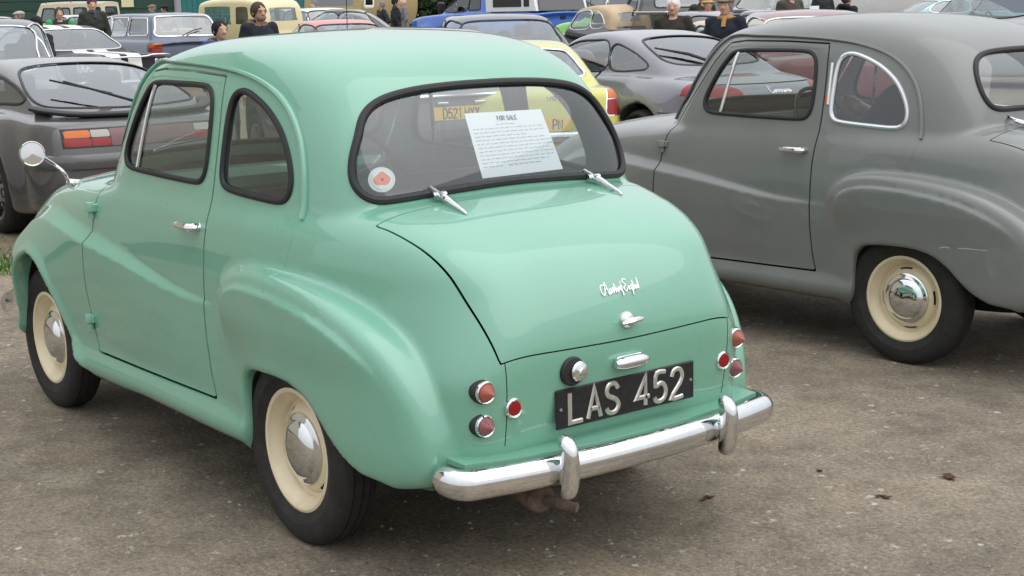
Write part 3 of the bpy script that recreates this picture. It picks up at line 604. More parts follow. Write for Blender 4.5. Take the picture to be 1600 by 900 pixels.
    if var == '35':
        def script():
            mb = MB(); z0 = .785; x0 = surf_x(f, 0, z0, -1, 0); x1 = surf_x(f, 0, z0+.04, -1, 0); t = (x1-x0)/.04
            def to3(p, d): return (surf_x(f, -p[0], z0, -1, 0)+t*p[1]-d, -p[0]-.0, z0+p[1])
            sc = lambda L: [(-.066+a*.0163, (b-.3)*.026) for a, b in L]
            for L in ([(.9, .9), (.3, .9), (0, .4), (.2, 0), (.7, .1), (1.2, 1.15), (1.45, 0), (1.7, .1)], [(.7, .5), (1.5, .5)], [(1.7, .5), (1.8, .05), (2.1, .1), (2.2, .5), (2.25, .05), (2.5, .3), (2.7, .5), (2.6, .05), (2.9, .3), (3.1, .9), (3.1, .05), (3.4, .4), (3.5, .05), (3.75, .4), (3.8, .05)],
                      [(3.8, .1), (4.1, .5), (4.2, .1), (4.4, .3), (4.6, 1.0), (4.4, -.3), (4.6, .0)], [(5.9, 1.1), (5.4, 1.2), (5.1, .9), (5.5, .65), (5.0, .3), (5.3, 0), (5.9, .3)], [(5.9, .3), (6.0, .5), (6.1, .05), (6.4, .5), (6.5, .1), (6.8, .5), (6.6, -.4), (6.9, .2), (7.2, .9), (7.1, .05), (7.4, .4), (7.5, .05), (7.7, .4), (7.8, .1), (8.1, .3), (8.3, 1.15), (8.2, .05)]):
                stroke(mb, sc(L), .0034, .003, to3)
            return mb.mesh(False)
        put('script_badge', 'scr', script, MATS['chrome'], lid)
    # rear panel fittings
    for s in (1, -1):
        for zz, nm, m, key in ((.575, 'indicator_lamp', MATS['orange_lens'], 'u'), (.484, 'tail_lamp', MATS['plum_lens'], 'l')):
            def base():
                x = surf_x(f, .457, zz, -1, 0); return MB().lathe([(.032, .06), (.033, -.001), (.030, -.006), (.001, -.006)], (x+.004, s*.457, zz), 'x', 24).mesh(True)
            lamp = put(nm, 'lb%d%s' % (s, key), base, MATS['rubber'])
            def bez():
                x = surf_x(f, .457, zz, -1, 0); return MB().lathe([(.0305, -.003), (.030, -.012), (.0275, -.015), (.024, -.013), (.024, -.005)], (x+.004, s*.457, zz), 'x', 24).mesh(True)
            put('bezel', 'lz%d%s' % (s, key), bez, MATS['chrome'], lamp)
            def lens():
                x = surf_x(f, .457, zz, -1, 0); pr = [(.024, -.010)]
                for i in range(6): r = .0237-.0038*i; h = -.012-.0052*i; pr += [(r, h), (r-.0011, h-.0045)]
                pr.append((.0005, pr[-1][1]-.002)); return MB().lathe(pr, (x+.004, s*.457, zz), 'x', 24).mesh(True)
            put('lens', 'll%d%s' % (s, key), lens, m, lamp)
        def rb():
            x = surf_x(f, .383, .524, -1, 0); return MB().lathe([(.0275, .02), (.027, -.008), (.024, -.012), (.0195, -.010)], (x+.002, s*.383, .524), 'x', 22).mesh(True)
        rf = put('reflector', 'rb%d' % s, rb, MATS['chrome'])
        def rl():
            x = surf_x(f, .383, .524, -1, 0); return MB().lathe([(.020, -.009), (.019, -.0115), (.0005, -.0125)], (x+.002, s*.383, .524), 'x', 18).mesh(True)
        put('lens', 'rl%d' % s, rl, MATS['red_lens'], rf)
        def seam():
            P = np.array([(surf_x(f, y, z, -1, 0), s*y, z) for y, z in zip(np.linspace(.404, .398, 14), np.linspace(.645, .42, 14))]); N = grad(f, P*np.array([1, s, 1]), .01)*np.array([1, s, 1]); v, fc = sweep(P, N, ellsec(.0013, .0010, 6), False); return MB().add(v, fc).mesh(True)
        put('panel_seam', 'sm%d' % s, seam, MATS['black_gap'])
        def seam2():
            v, fc = strip_on_side(f, [(-.035, .955), (-.02, .90), (-.005, .84), (.01, .79), (.015, .70), (.02, .60), (.02, .525)], ellsec(.0022, .0012, 6), s, 0., 12, 0, .006); return MB().add(v, fc).mesh(True)
        put('panel_seam', 'sn%d' % s, seam2, body_m)
    def cap():
        x = surf_x(f, .198, .594, -1, 0); return MB().lathe([(.039, .01), (.040, -.006), (.035, -.011), (.001, -.011)], (x, .198, .594), 'x', 24).mesh(True)
    fc_ = put('fuel_filler', 'fc', cap, MATS['rubber'])
    put('filler_cap', 'fcc', lambda: MB().lathe([(.027, -.012), (.028, -.020), (.024, -.026), (.012, -.030), (.010, -.036), (.0005, -.037)], (surf_x(f, .198, .594, -1, 0), .185, .594), 'x', 24).mesh(True), MATS['chrome'], fc_)
    def plamp():
        x = surf_x(f, 0, .593, -1, 0); mb = MB(); y = np.linspace(-.058, .058, 15); r = .0195*np.sqrt(np.clip(1-(y/.062)**4, .02, 1)); mb.tube([(x-.016, q, .590) for q in y], r, 12); mb.box((x-.002, 0, .593), (.022, .095, .030), 0, .006); return mb.mesh(True)
    put('plate_lamp', 'pl', plamp, MATS['chrome'])
    px = surf_x(f, 0, .494, -1, 0); txt = 'LAS 452'
    plate = put('number_plate', 'plt', lambda: MB().box((px-.008, 0, .494), (.008, .505, .108), 0, .003).mesh(), MATS['plate_black'])
    if var == '35': text_parts(txt, .082, .0142, .004, lambda p, d: (px-.012-d, -p[0], .494+p[1]), plate, MATS['aluminium'], sp=.26, asp=.98)
    for s in (1, -1): put('screw', 'psc%d' % s, lambda: MB().lathe([(.005, 0), (.004, -.003), (.0003, -.004)], (px-.012, s*.238, .494), 'x', 10).mesh(True), MATS['steel_dull'], plate)
    def bumper():
        h_ = [(-.838+.060*(y/.55)**2.2, y) for y in np.linspace(0, .535, 26)]; a0 = h_[-1]
        h_ += [(a0[0]+.055*(1-math.cos(q))+.012*math.sin(q), a0[1]+.042*math.sin(q)) for q in np.linspace(.2, 1.5, 8)]; e = h_[-1]; h_ += [(e[0]+d, e[1]+.002) for d in (.02, .036, .046, .050)]
        P = np.array([(x, -y, .352) for x, y in h_[::-1]]+[(x, y, .352) for x, y in h_[1:]]); T = np.gradient(P, axis=0); N = np.cross(np.array((0, 0, 1.)), T); N /= np.linalg.norm(N, axis=1)[:, None]; N *= np.where(N[:, :1]*(-1)+np.sign(P[:, 1:2])*N[:, 1:2] >= 0, 1, -1); B = np.array((0, 0, 1.)); m = len(P); sc = np.ones(m); sc[:4] = (.25, .70, .90, .98); sc[-4:] = (.98, .90, .70, .25)
        sec = [(.041*math.sin(q), -.012+.031*math.cos(q)) for q in np.linspace(-1.72, 1.72, 19)]+[(.030, -.018), (0, -.006), (-.030, -.018)]; k = len(sec); V = [P[i_]+sc[i_]*u*B+v*N[i_]*(sc[i_] if v > 0 else 1) for i_ in range(m) for u, v in sec]
        F = [(i_*k+a_, i_*k+(a_+1) % k, (i_+1)*k+(a_+1) % k, (i_+1)*k+a_) for i_ in range(m-1) for a_ in range(k)]+[tuple(range(k)), tuple((m-1)*k+a_ for a_ in range(k))]
        return MB().add(V, F).mesh(True)
    bp = put('rear_bumper', 'bmp', bumper, MATS['chrome'])
    for s in (1, -1):
        def orr():
            mb = MB(); t = np.linspace(-1, 1, 23); zz = .368+.088*t; xx = -.853-.016*(1-t**2)+.022*np.clip(t-.55, 0, 1)**1.5; r = np.sqrt(np.clip(1-np.abs(t)**7, .015, 1)); k = 16; V = []
            for x_, z_, q in zip(xx, zz, r):
                for a_ in range(k): A_ = 2*math.pi*a_/k; V.append((x_+.030*q*math.cos(A_), s*.292+.0235*q*math.sin(A_), z_))
            F = [(i_*k+a_, i_*k+(a_+1) % k, (i_+1)*k+(a_+1) % k, (i_+1)*k+a_) for i_ in range(22) for a_ in range(k)]+[tuple(range(k))[::-1], tuple(22*k+a_ for a_ in range(k))]
            return mb.add(V, F).mesh(True)
        put('overrider', 'or%d' % s, orr, MATS['chrome'], bp)
        put('bumper_bolt', 'bb%d' % s, lambda: MB().lathe([(.008, 0), (.007, -.004), (.0003, -.006)], (-.793, s*.475, .352), 'x', 12).mesh(True), MATS['chrome'], bp)
    def fbump():
        t = np.linspace(-1, 1, 41); P = np.array([(2.66-.16*abs(q)**2.5-.08*max(0, abs(q)-.88)/.12, .66*q, .37) for q in t]); N = np.cross(np.gradient(P, axis=0), np.array((0, 0, 1.))); N /= np.linalg.norm(N, axis=1)[:, None]
        v, fc = sweep(P, N, [(-.04, -.01), (-.03, .008), (0, .018), (.03, .008), (.04, -.01), (0, -.004)], False); return MB().add(v, fc).mesh(True)
    put('front_bumper', 'fbmp', fbump, MATS['chrome'])
    def apron():
        t = np.linspace(-1, 1, 33); top = [(-.812+.07*abs(q)**2.4, .535*q) for q in t]; inn = [(-.66+.10*abs(q)**3, .535*q) for q in t[::-1]]; return MB().prism(top+inn, .014, (0, 0, .385), (1, 0, 0), (0, 1, 0), (0, 0, 1)).mesh()
    put('rear_apron', 'apr', apron, body_m)
    ex = put('silencer', 'sil', lambda: MB().tube([(-.35, .20, .255), (-.42, .22, .255), (-.70, .282, .255), (-.745, .292, .255), (-.752, .294, .255)], [.02, .038, .040, .039, .031], 16).mesh(True), MATS['rust'])
    put('tailpipe', 'tp', lambda: MB().tube(np.array([(-.73, .284, .252), (-.77, .280, .252), (-.81, .268, .250), (-.845, .250, .246)]), .014, 12).mesh(True), MATS['rust'], ex)
    # cabin
    def skin():
        v, fc = inner_skin([R['body_'+var], R['door_l'], R['door_r']]); return mesh(v, fc, smooth=True, name='lining')
    put('interior_lining', 'lin'+var, skin, MATS['lining_green' if var == '35' else 'lining'])
    put('cabin_floor', 'cfl', lambda: MB().box((.86, 0, .33), (1.08, 1.14, .03)).box((.10, 0, .36), (.44, .72, .03)).mesh(), MATS['black_plastic'])
    put('parcel_shelf', 'psh', lambda: MB().box((-.13, 0, .985), (.28, .92, .02), 0, .004).box((-.02, 0, .7), (.04, .74, .55)).mesh(), MATS['seat'])
    def seatback(x, y, w, lean=.22, h=.50):
        mb = MB(); c, s = math.cos(lean), math.sin(lean); Mx = [[c, 0, -s], [0, 1, 0], [s, 0, c]]; mb.box((x-.05, y, .60+h/2-.1), (.10, w, h), 0, .045, Mx); return mb.mesh(True)
    for s in (1, -1):
        st = put('front_seat', 'fs%d' % s, lambda: seatback(.60, s*.27, .44), MATS['seat'])
        put('seat_cushion', 'fc%d' % s, lambda: MB().box((.80, s*.27, .52), (.46, .44, .14), 0, .05).mesh(True), MATS['seat'], st)
    rs = put('rear_seat', 'rs', lambda: seatback(.10, 0, 1.0, .25, .52), MATS['seat']); put('seat_cushion', 'rsc', lambda: MB().box((.25, 0, .50), (.36, 1.04, .16), 0, .05).mesh(True), MATS['seat'], rs)
    put('dashboard', 'dsh', lambda: MB().box((1.34, 0, .93), (.16, 1.10, .10), 0, .03).box((1.30, 0, .84), (.05, 1.06, .14), 0, .02).mesh(True), body_m if var == '35' else MATS['dark_metal'])
    def swheel():
        a = np.linspace(0, 2*math.pi, 40, endpoint=False); mb = MB(); c = np.array((1.12, -.30, .93)); u = np.array((0, 1., 0)); v = np.array((.5, 0, .866)); ring = [c+.195*(math.cos(q)*u+math.sin(q)*v) for q in a]; mb.tube(ring, .011, 8, True)
        for q in (.3, math.pi-.3, -math.pi/2): mb.tube([c, c+.19*(math.cos(q)*u+math.sin(q)*v)], .007, 6)
        mb.tube([c, c+np.array((.25, 0, -.16))], .02, 8); return mb.mesh(True)
    put('steering_wheel', 'stw', swheel, MATS['black_plastic'])
    def mirror(): return MB().box((1.16, 0, 1.335), (.02, .16, .045), 0, .009).mesh(True)
    put('rear_view_mirror', 'rvm', mirror, MATS['dark_metal'])
    return root, body, lid
A30['raw'] = a30_meshes()
mat('lining_green', (.22, .30, .27), .8, noise=.1); mat('white_chrome', (.75, .76, .80), .15, .7)
GREEN = paint('mint_green_paint', (.172, .398, .290)); GREY = paint('grey_paint', (.172, .180, .172), .34, .65, .06)
green_car, g_body, g_lid = build_a30('saloon_car', (0, 0, 0), 0, ('mint green rounded 1950s saloon with a for-sale sheet in its rear window', 'car', 'pair of rounded 1950s saloons'), GREEN, '35')
grey_car, y_body, y_lid = build_a30('saloon_car', (.2273, -3.0477, 0), .0672, ('dull grey rounded 1950s saloon with chrome framed quarter window', 'car', 'pair of rounded 1950s saloons'), GREY, '30')
# ------------------------------------------------------------------ the ground under everything (gentle dips and rises of an old apron)
_gr = Curve([0, 7.5, 10.5, 12.8, 15, 18, 21, 28, 40, 90], [0, 0, -.05, -.05, .02, .06, .11, .14, .20, .24], .8)
def ground_z(x, y): return float(_gr(math.hypot(x-CAM['pos'][0], y-CAM['pos'][1])))
# ------------------------------------------------------------------ the other vehicles: one builder, many shapes
# frame of each vehicle: x = 0 at its tail and forward, y to its left, z up
MESHC = {}
def wheel_set(root, xs, hy, r, rim, width, rm, style, cap_r=.1, slots=False):
    for i, x in enumerate(xs):
        for sg in (1, -1):
            key = (round(r, 3), round(rim, 3), round(width, 3), rm.name, style, sg, round(cap_r, 3))
            if key not in MESHC: w_ = wheel_parts(root, x, sg*hy, sg, r-.004, r, rim, width, rm, MATS['tyre'], MATS['chrome'], cap_r, style, slots); MESHC[key] = w_
            else:
                s = MESHC[key]; w_ = s.copy(); COL.objects.link(w_); w_.parent = root; w_.location = (x, sg*hy, r-.004)
                for ch in s.children: c = ch.copy(); COL.objects.link(c); c.parent = w_
            w_.rotation_euler = (0, .7*i+.3*sg+x, 0)
def sheet(P, off=0.): return mesh(P[0]+off*P[1], P[2], P[1])
def vehicle(name, rest, pos, head, tub, cab, hw, body_m, wheels, patches=(), wc=(None, None), k=(.12, .14), crown=(.05, .08), plan=(.10, .12, .18, .12), taper=(.10, .6, .14, .9), flare=0., h=.03, wheel=(.31, .18, .18, None, 'disc'), roof_m=None, seats=True, bottom=None, fenders=()):
    TU = Outline(catmull(tub, 5), .015, 1.3); CA = Outline(catmull(cab, 5), .015, 1.3) if cab else None
    L = max(p[0] for p in tub); zt = max(p[1] for p in (cab or tub)); zb = min(p[1] for p in tub); zc = (min(p[1] for p in cab)+.12) if cab else 0; r = wheel[0]; ra = r+.055
    z_mid = .55*max(p[1] for p in tub); w0, w1 = wc[0] or hw-.06, wc[1] or hw-.25; xm = L*.5
    def f(x, y, z):
        a = np.sqrt(y*y+1e-5); a2 = a*a; rr = SS((xm-x)/(.45*L)); ff = SS((x-xm)/(.45*L))
        W = hw-.10*((z-z_mid)/.6)**2-taper[0]*SS((taper[1]-x)/taper[1])**1.5-taper[2]*SS((x-L+taper[3])/taper[3])**1.5
        D = np.minimum(*[np.hypot(x-wx, z-r) for wx in wheels]) if wheels else 9.
        if flare: W = W+flare*SS(1-(D-ra)/.28)
        b = smax(TU(x-(plan[0]*rr-plan[2]*ff)*a2, z+crown[0]*a2), (a-W)*.95, k[0])
        if CA is not None:
            wz = w0+(w1-w0)*(z-zc)/(zt-zc); b = smin(b, smax(CA(x-(plan[1]*rr-plan[3]*ff)*a2, z+crown[1]*a2), (a-wz)*.95, k[1]), .04)
        for (fx0, fx1, fz, fy, fr) in fenders:     # separate rounded wings
            q = np.hypot(np.maximum(np.maximum(fx0-x, x-fx1), 0), z-fz); b = smin(b, smax(q-fr, np.abs(a-fy)-.11, .08), .05)
        if wheels: b = smax(b, -smax(D-ra, .45*hw-a, .03), .02)
        return b
    yw = hw+flare+(.16 if fenders else .02); fz_ = max([q[2]+q[4] for q in fenders], default=0)
    P = surface(f, (-.12, -yw-.04, min(zb, .12)-.05), (L+.12, yw+.04, max(zt, fz_)+.06), h, it=3, eps=.01)
    gz = ground_z(pos[0]+.5*L*math.cos(head), pos[1]+.5*L*math.sin(head)); root = empty(name, (pos[0], pos[1], gz), head, rest)
    def region(P, view, poly, lampy=False):
        V, N = P[0], P[1]; X, Y, Z = V.T; poly = np.array(poly, float)
        if len(poly) > 4: poly = catmull(poly, 4)
        if view in 'LR': s = 1 if view == 'L' else -1; return np.where((s*Y > .25*hw) & (s*N[:, 1] > .2), -poly_sdf(poly, X, Z), -9.)
        if view == 'B': return np.where((X < (.5 if lampy else xm)) & (N[:, 0] < -.12), -poly_sdf(poly, Y, Z), -9.)
        if view == 'F': return np.where((X > xm) & (N[:, 0] > .12), -poly_sdf(poly, Y, Z), -9.)
        if view == 'T': return np.where(N[:, 2] > -.2, -poly_sdf(poly, X, Y), -9.)
    for pt in patches:
        nm, view, poly, m = pt[:4]; tr = pt[4] if len(pt) > 4 else None; off = pt[5] if len(pt) > 5 else (-.006 if 'glass' in m.name else 0.)
        jobs = [(view, poly)] if view not in ('S', 'P') else ([('L', poly), ('R', poly)] if view == 'S' else [('B', poly), ('B', [(-a, b) for a, b in poly])])
        for v, pl in jobs:
            g = region(P, v, pl, view == 'P'); a = clip(*P, g); 
            if len(a[2]) < 2: continue
            P = clip(*P, -g)[:3]
            if tr: o = link(nm, sheet(a, off), m, root)
            else:
                for isl in islands(*a[:3], least=4): o = link(nm, sheet(isl, off), m, root)
            if tr and len(a[3]) > 6: link('window_trim', trim(a[0], a[1], a[3], tr[1], tr[2], .003, .03, 6).mesh(True), tr[0], o)
    if roof_m:
        g = P[0][:, 2]-roof_m[1]; a = clip(*P, g); P = clip(*P, -g)[:3]; link('roof', sheet(a), roof_m[0], root)
    link('body', sheet(P), body_m, root)
    if wheels:
        wy = hw-.10+(.08 if fenders else flare*.7); wheel_set(root, wheels, wy, r, wheel[1], wheel[2], wheel[3] or MATS['steel_dull'], wheel[4])
    if seats and cab:
        zs = zc-.1; xs0 = min(p[0] for p in cab); xs1 = max(p[0] for p in cab); ml = xs0+.52*(xs1-xs0)
        MB().box((.5*(xs0+xs1), 0, zc-.42), (.8*(xs1-xs0), 2*w0-.3, .03)).build('cabin_floor', MATS['black_plastic'], root)
        for s in (1, -1): MB().box((ml, s*.36, zs-.05), (.14, .48, .62), 0, .05).box((ml, s*.36, min(zs+.36, zt-.20)), (.09, .24, .16), 0, .03).build('front_seat', MATS['seat'], root)
        MB().box((ml-.75, 0, zs-.12), (.16, 2*w0-.3, .50), 0, .05).build('rear_seat', MATS['seat'], root)
        MB().box((xs1-.42, 0, zs), (.3, 2*w0-.25, .12), 0, .04).build('dashboard', MATS['black_plastic'], root)
        MB().tube([(xs1-.62+.06*math.sin(q), -.36+.18*math.cos(q), zs+.06+.17*math.sin(q)) for q in np.linspace(0, 6.283, 20, endpoint=False)], .013, 6, True).build('steering_wheel', MATS['black_plastic'], root)
    return root, f
def bar(root, nm, m, pts, a, b, n=10):      # a bumper or rail swept along (x, y, z) points
    P = catmull(pts, 5, False); T = np.gradient(P, axis=0); N = np.cross(T, np.array((0, 0, 1.))); N /= np.linalg.norm(N, axis=1)[:, None]+1e-9
    v, fc = sweep(P, N, ellsec(a, b, n), False); return MB().add(v, fc).build(nm, m, root, smooth=True)
def plate_uk(root, f, z, txt, m=None, y0=0., w=.52, hgt=.11, asp=.78):
    x = surf_x(f, 0., z, -.3, 1.0)-.012; p = MB().box((x, y0, z), (.008, w, hgt), 0, .002).build('number_plate', m or MATS['plate_yellow'], root)
    if txt: text_parts(txt, .079, .013, .002, lambda q, d: (x-.004-d, y0-q[0], z+q[1]), p, MATS['black_plastic'], sp=.2, asp=asp)
    return p
CH = lambda a=.012, b=.008: (MATS['chrome'], a, b)
RB = lambda a=.016, b=.006: (MATS['black_plastic'], a, b)
GL, GG = MATS['glass'], MATS['glass_grey']
alloy = mat('alloy', (.42, .43, .45), .35, .85); dkgrey_p = paint('dark_grey_metallic', (.085, .083, .088), .28); slate_p = paint('slate_grey_metallic', (.165, .165, .195), .28); lime_p = paint('lime_yellow_paint', (.52, .50, .075), .3); black_p = paint('black_paint', (.010, .010, .012), .2); blue_p = paint('royal_blue_paint', (.018, .125, .54), .22)
merc_p = paint('steel_blue_paint', (.060, .085, .150), .25); cream_p = paint('cream_paint', (.72, .62, .34), .3); red_p = paint('red_paint', (.56, .055, .04), .25); white_p = paint('white_car_paint', (.74, .75, .76), .25); silver_p = paint('silver_paint', (.55, .56, .60), .25); maroon_p = paint('maroon_paint', (.16, .02, .03), .22); turq_p = paint('turquoise_paint', (.17, .52, .54), .3); ltblue_p = paint('pale_blue_paint', (.40, .52, .58), .3); ygreen_p = paint('bright_green_paint', (.20, .62, .05), .3); yellow_p = paint('yellow_paint', (.62, .40, .03), .3); tan_cloth = mat('tan_cloth', (.50, .38, .25), .9, noise=.12, nscale=6, bump=.3, bscale=40); dkred_p = paint('dark_red_paint', (.30, .03, .04), .25); navy_p = paint('navy_paint', (.03, .035, .07), .22)
def off(p, head, fwd=0., left=0.): return (p[0]+fwd*math.cos(head)-left*math.sin(head), p[1]+fwd*math.sin(head)+left*math.cos(head))

# --- dark grey wedge coupe next to the green saloon's bonnet
r_, f_ = vehicle('coupe', ('dark grey hatchback coupe with large rear glass, black spoiler and amber lamps', 'car'), (6.25, -1.74), .0,
    [(.18, .22), (.04, .36), (.0, .52), (.02, .68), (.06, .80), (.16, .875), (.45, .905), (1.2, .93), (2.6, .92), (3.2, .82), (3.9, .68), (4.15, .55), (4.2, .40), (4.1, .22), (2, .18)],
    [(.30, .80), (.40, .91), (.75, 1.04), (1.2, 1.165), (1.6, 1.24), (2.0, 1.275), (2.3, 1.255), (2.6, 1.15), (3.1, .90), (3.1, .8), (1.5, .75)], .80, dkgrey_p, (1.12, 3.45),
    [('rear_window', 'B', [(-.50, .945), (0, .93), (.50, .945), (.60, .97), (.60, 1.03), (.55, 1.12), (.47, 1.195), (.30, 1.225), (0, 1.235), (-.30, 1.225), (-.47, 1.195), (-.55, 1.12), (-.60, 1.03), (-.60, .97)], GG, RB(.011, .005)),
     ('quarter_window', 'S', [(.85, .98), (1.3, .96), (1.62, .96), (1.62, 1.14), (1.35, 1.12), (1.05, 1.06)], GG, RB()), ('door_window', 'S', [(1.70, .96), (2.2, .95), (2.85, .93), (2.60, 1.07), (2.35, 1.17), (2.0, 1.195), (1.70, 1.16)], GG, RB()),
     ('windscreen', 'F', [(-.58, .98), (0, .96), (.58, .98), (.50, 1.18), (0, 1.225), (-.50, 1.18)], GL, RB()),
     ('indicator_lens', 'P', [(.46, .755), (.635, .755), (.635, .805), (.46, .805)], MATS['amber']), ('reversing_lens', 'P', [(.325, .755), (.455, .755), (.455, .805), (.325, .805)], MATS['clear_lens']), ('tail_lens', 'P', [(.46, .695), (.645, .695), (.645, .75), (.46, .75)], MATS['red_lens']), ('tail_lens', 'P', [(.325, .695), (.455, .695), (.455, .75), (.325, .75)], MATS['red_lens']), ('tail_panel', 'P', [(.0, .69), (.32, .69), (.32, .81), (.0, .81)], mat('smoked_red', (.09, .006, .01), .2, coat=1)), ('lamp_surround', 'P', [(.0, .682), (.66, .682), (.655, .818), (.0, .818)], MATS['black_plastic'])],
    wc=(.70, .52), k=(.14, .13), flare=.055, h=.02, wheel=(.31, .205, .21, alloy, 'holes'), taper=(.10, .5, .16, 1.), plan=(.16, .20, .2, .2), crown=(.05, .05))
bar(r_, 'spoiler', MATS['black_plastic'], [(.62, .66, .945), (.44, .60, .925), (.28, .45, .905), (.20, .22, .90), (.18, 0, .90), (.20, -.22, .90), (.28, -.45, .905), (.44, -.60, .925), (.62, -.66, .945)], .022, .05)
bar(r_, 'rear_bumper', dkgrey_p, [(.42, .80, .585), (.20, .76, .585), (.06, .60, .585), (.005, .3, .585), (-.005, 0, .585), (.005, -.3, .585), (.06, -.60, .585), (.20, -.76, .585), (.42, -.80, .585)], .055, .03)
MB().tube([(.36, -.02, .955), (.36, .0, .975), (.55, .17, 1.045), (.80, .36, 1.125)], [.014, .012, .010, .006], 6).tube([(.52, .10, 1.03), (.70, .30, 1.09), (.86, .44, 1.135)], .008, 6).build('rear_wiper', MATS['black_plastic'], r_)
# --- dark hatchback straight ahead of the green saloon
hd = -.17; p_ = spot(718, 12.2)
r_, f_ = vehicle('hatchback', ('dark grey 1980s hatchback with yellow rear plate and roof aerial', 'car'), p_, hd,
    [(.15, .24), (.02, .36), (.0, .55), (.02, .70), (.08, .88), (.5, .92), (2.6, .92), (3.2, .88), (3.85, .74), (4.0, .55), (3.97, .35), (3.8, .22), (2, .2)],
    [(.06, .82), (.12, .94), (.30, 1.20), (.48, 1.34), (.75, 1.395), (1.4, 1.41), (2.0, 1.395), (2.35, 1.32), (3.05, .92), (3.0, .8), (1.5, .75)], .80, dkgrey_p, (.75, 3.2),
    [('rear_window', 'B', [(-.58, .97), (0, .965), (.58, .97), (.56, 1.12), (.50, 1.28), (.40, 1.315), (0, 1.325), (-.40, 1.315), (-.50, 1.28), (-.56, 1.12)], GG, RB()), ('side_window', 'S', [(.55, .99), (1.0, .97), (1.55, .97), (1.55, 1.28), (.9, 1.28), (.68, 1.2)], GG, RB()), ('door_window', 'S', [(1.63, .97), (2.2, .96), (2.75, .96), (2.45, 1.16), (2.2, 1.28), (1.63, 1.29)], GG, RB()), ('windscreen', 'F', [(-.6, .98), (0, .96), (.6, .98), (.53, 1.26), (0, 1.32), (-.53, 1.26)], GL, RB()),
     ('tail_lamp', 'P', [(.48, .66), (.72, .66), (.72, .83), (.48, .83)], MATS['red_lens']), ('bright_strip', 'B', [(-.74, .845), (.74, .845), (.74, .862), (-.74, .862)], MATS['chrome'], None, .004), ('bumper_strip', 'B', [(-.76, .535), (.76, .535), (.76, .565), (-.76, .565)], MATS['aluminium'], None, .004)], wc=(.72, .55), k=(.10, .10), h=.022, wheel=(.29, .18, .18, alloy, 'spoke'), taper=(.06, .4, .14, .8))
plate_uk(r_, f_, .705, 'D521 MYX'); text_parts('GTI', .045, .008, .003, lambda q, d: (surf_x(f_, .5, .60, -.3, 1)-d, .56-q[0], .605+q[1]), r_, MATS['aluminium'], 'badge_letter')
for s in (.17, -.17): MB().box((surf_x(f_, .1, .79, -.3, 1)-.02, s, .79), (.04, .10, .022), 0, .005).build('plate_lamp', MATS['chrome'], r_)
MB().tube([(1.9, .25, 1.38), (1.88, .25, 1.80)], .004, 5).build('aerial', MATS['black_plastic'], r_)
bar(r_, 'rear_bumper', MATS['black_plastic'], [(.5, .81, .50), (.1, .79, .50), (-.03, .6, .50), (-.05, 0, .50), (-.03, -.6, .50), (.1, -.79, .50), (.5, -.81, .50)], .07, .04)
# --- lime yellow coupe
hd = -.52; p_ = off(spot(957, 12.4), hd, 0, .62)
r_, f_ = vehicle('coupe', ('lime yellow fastback coupe with chrome framed rear window', 'car'), p_, hd,
    [(.15, .30), (.02, .42), (.0, .56), (.03, .74), (.08, .85), (.26, .885), (.7, .88), (2.3, .87), (3.0, .84), (3.6, .76), (3.85, .62), (3.88, .42), (3.7, .26), (2, .2)],
    [(.25, .78), (.34, .87), (.62, 1.01), (.95, 1.14), (1.3, 1.225), (1.65, 1.255), (2.0, 1.24), (2.2, 1.18), (2.62, .87), (2.5, .78), (1.5, .7)], .745, lime_p, (.75, 3.06),
    [('rear_window', 'B', [(-.42, .945), (0, .94), (.42, .945), (.49, .965), (.47, 1.02), (.42, 1.12), (.36, 1.165), (0, 1.185), (-.36, 1.165), (-.42, 1.12), (-.47, 1.02), (-.49, .965)], GG, CH(.014, .008)), ('quarter_window', 'S', [(.9, .93), (1.2, .92), (1.5, .92), (1.5, 1.14), (1.3, 1.13), (1.1, 1.06)], GL, CH()), ('door_window', 'S', [(1.56, .92), (2.0, .91), (2.42, .90), (2.2, 1.07), (2.05, 1.14), (1.56, 1.15)], GL, CH()), ('windscreen', 'F', [(-.5, .93), (0, .92), (.5, .93), (.44, 1.13), (0, 1.19), (-.44, 1.13)], GL, CH()),
     ('indicator_lens', 'P', [(.585, .775), (.70, .775), (.675, .85), (.60, .85)], MATS['amber']), ('tail_lens', 'P', [(.575, .64), (.715, .64), (.702, .77), (.585, .77)], MATS['red_lens']), ('lamp_rim', 'P', [(.562, .628), (.73, .628), (.69, .862), (.588, .862)], MATS['chrome'])], wc=(.64, .48), k=(.12, .14), flare=.02, h=.02, wheel=(.30, .19, .18, alloy, 'spoke'), taper=(.07, .4, .12, .8))
plate_uk(r_, f_, .575, ''); p2 = [o for o in r_.children if o.name.startswith('number_plate')][0]; xx = surf_x(f_, 0, .575, -.3, 1)-.016
text_parts('PN', .079, .013, .002, lambda q, d: (xx-d, -.14-q[0], .575+q[1]), p2, MATS['black_plastic'], asp=.78)
text_parts('V8', .05, .010, .004, lambda q, d: (surf_x(f_, .1, .79, -.3, 1)-d-.002, -.10-q[0], .785+q[1]), r_, MATS['chrome'], 'badge_letter', sp=.12, asp=1.3)
bar(r_, 'rear_bumper', MATS['chrome'], [(.35, .78, .47), (.05, .74, .47), (-.06, .55, .47), (-.09, 0, .47), (-.06, -.55, .47), (.05, -.74, .47), (.35, -.78, .47)], .045, .022)
for s in (.42, -.42): MB().box((-.10, s, .50), (.05, .06, .17), 0, .02).build('overrider', MATS['chrome'], r_)
MB().tube([(surf_x(f_, .3, .79, -.3, 1)-.01, -.30, .80), (surf_x(f_, .4, .77, -.3, 1)-.015, -.40, .765), (surf_x(f_, .4, .77, -.3, 1)-.01, -.47, .765)], [.012, .014, .006], 6).build('tailgate_badge', MATS['chrome'], r_)
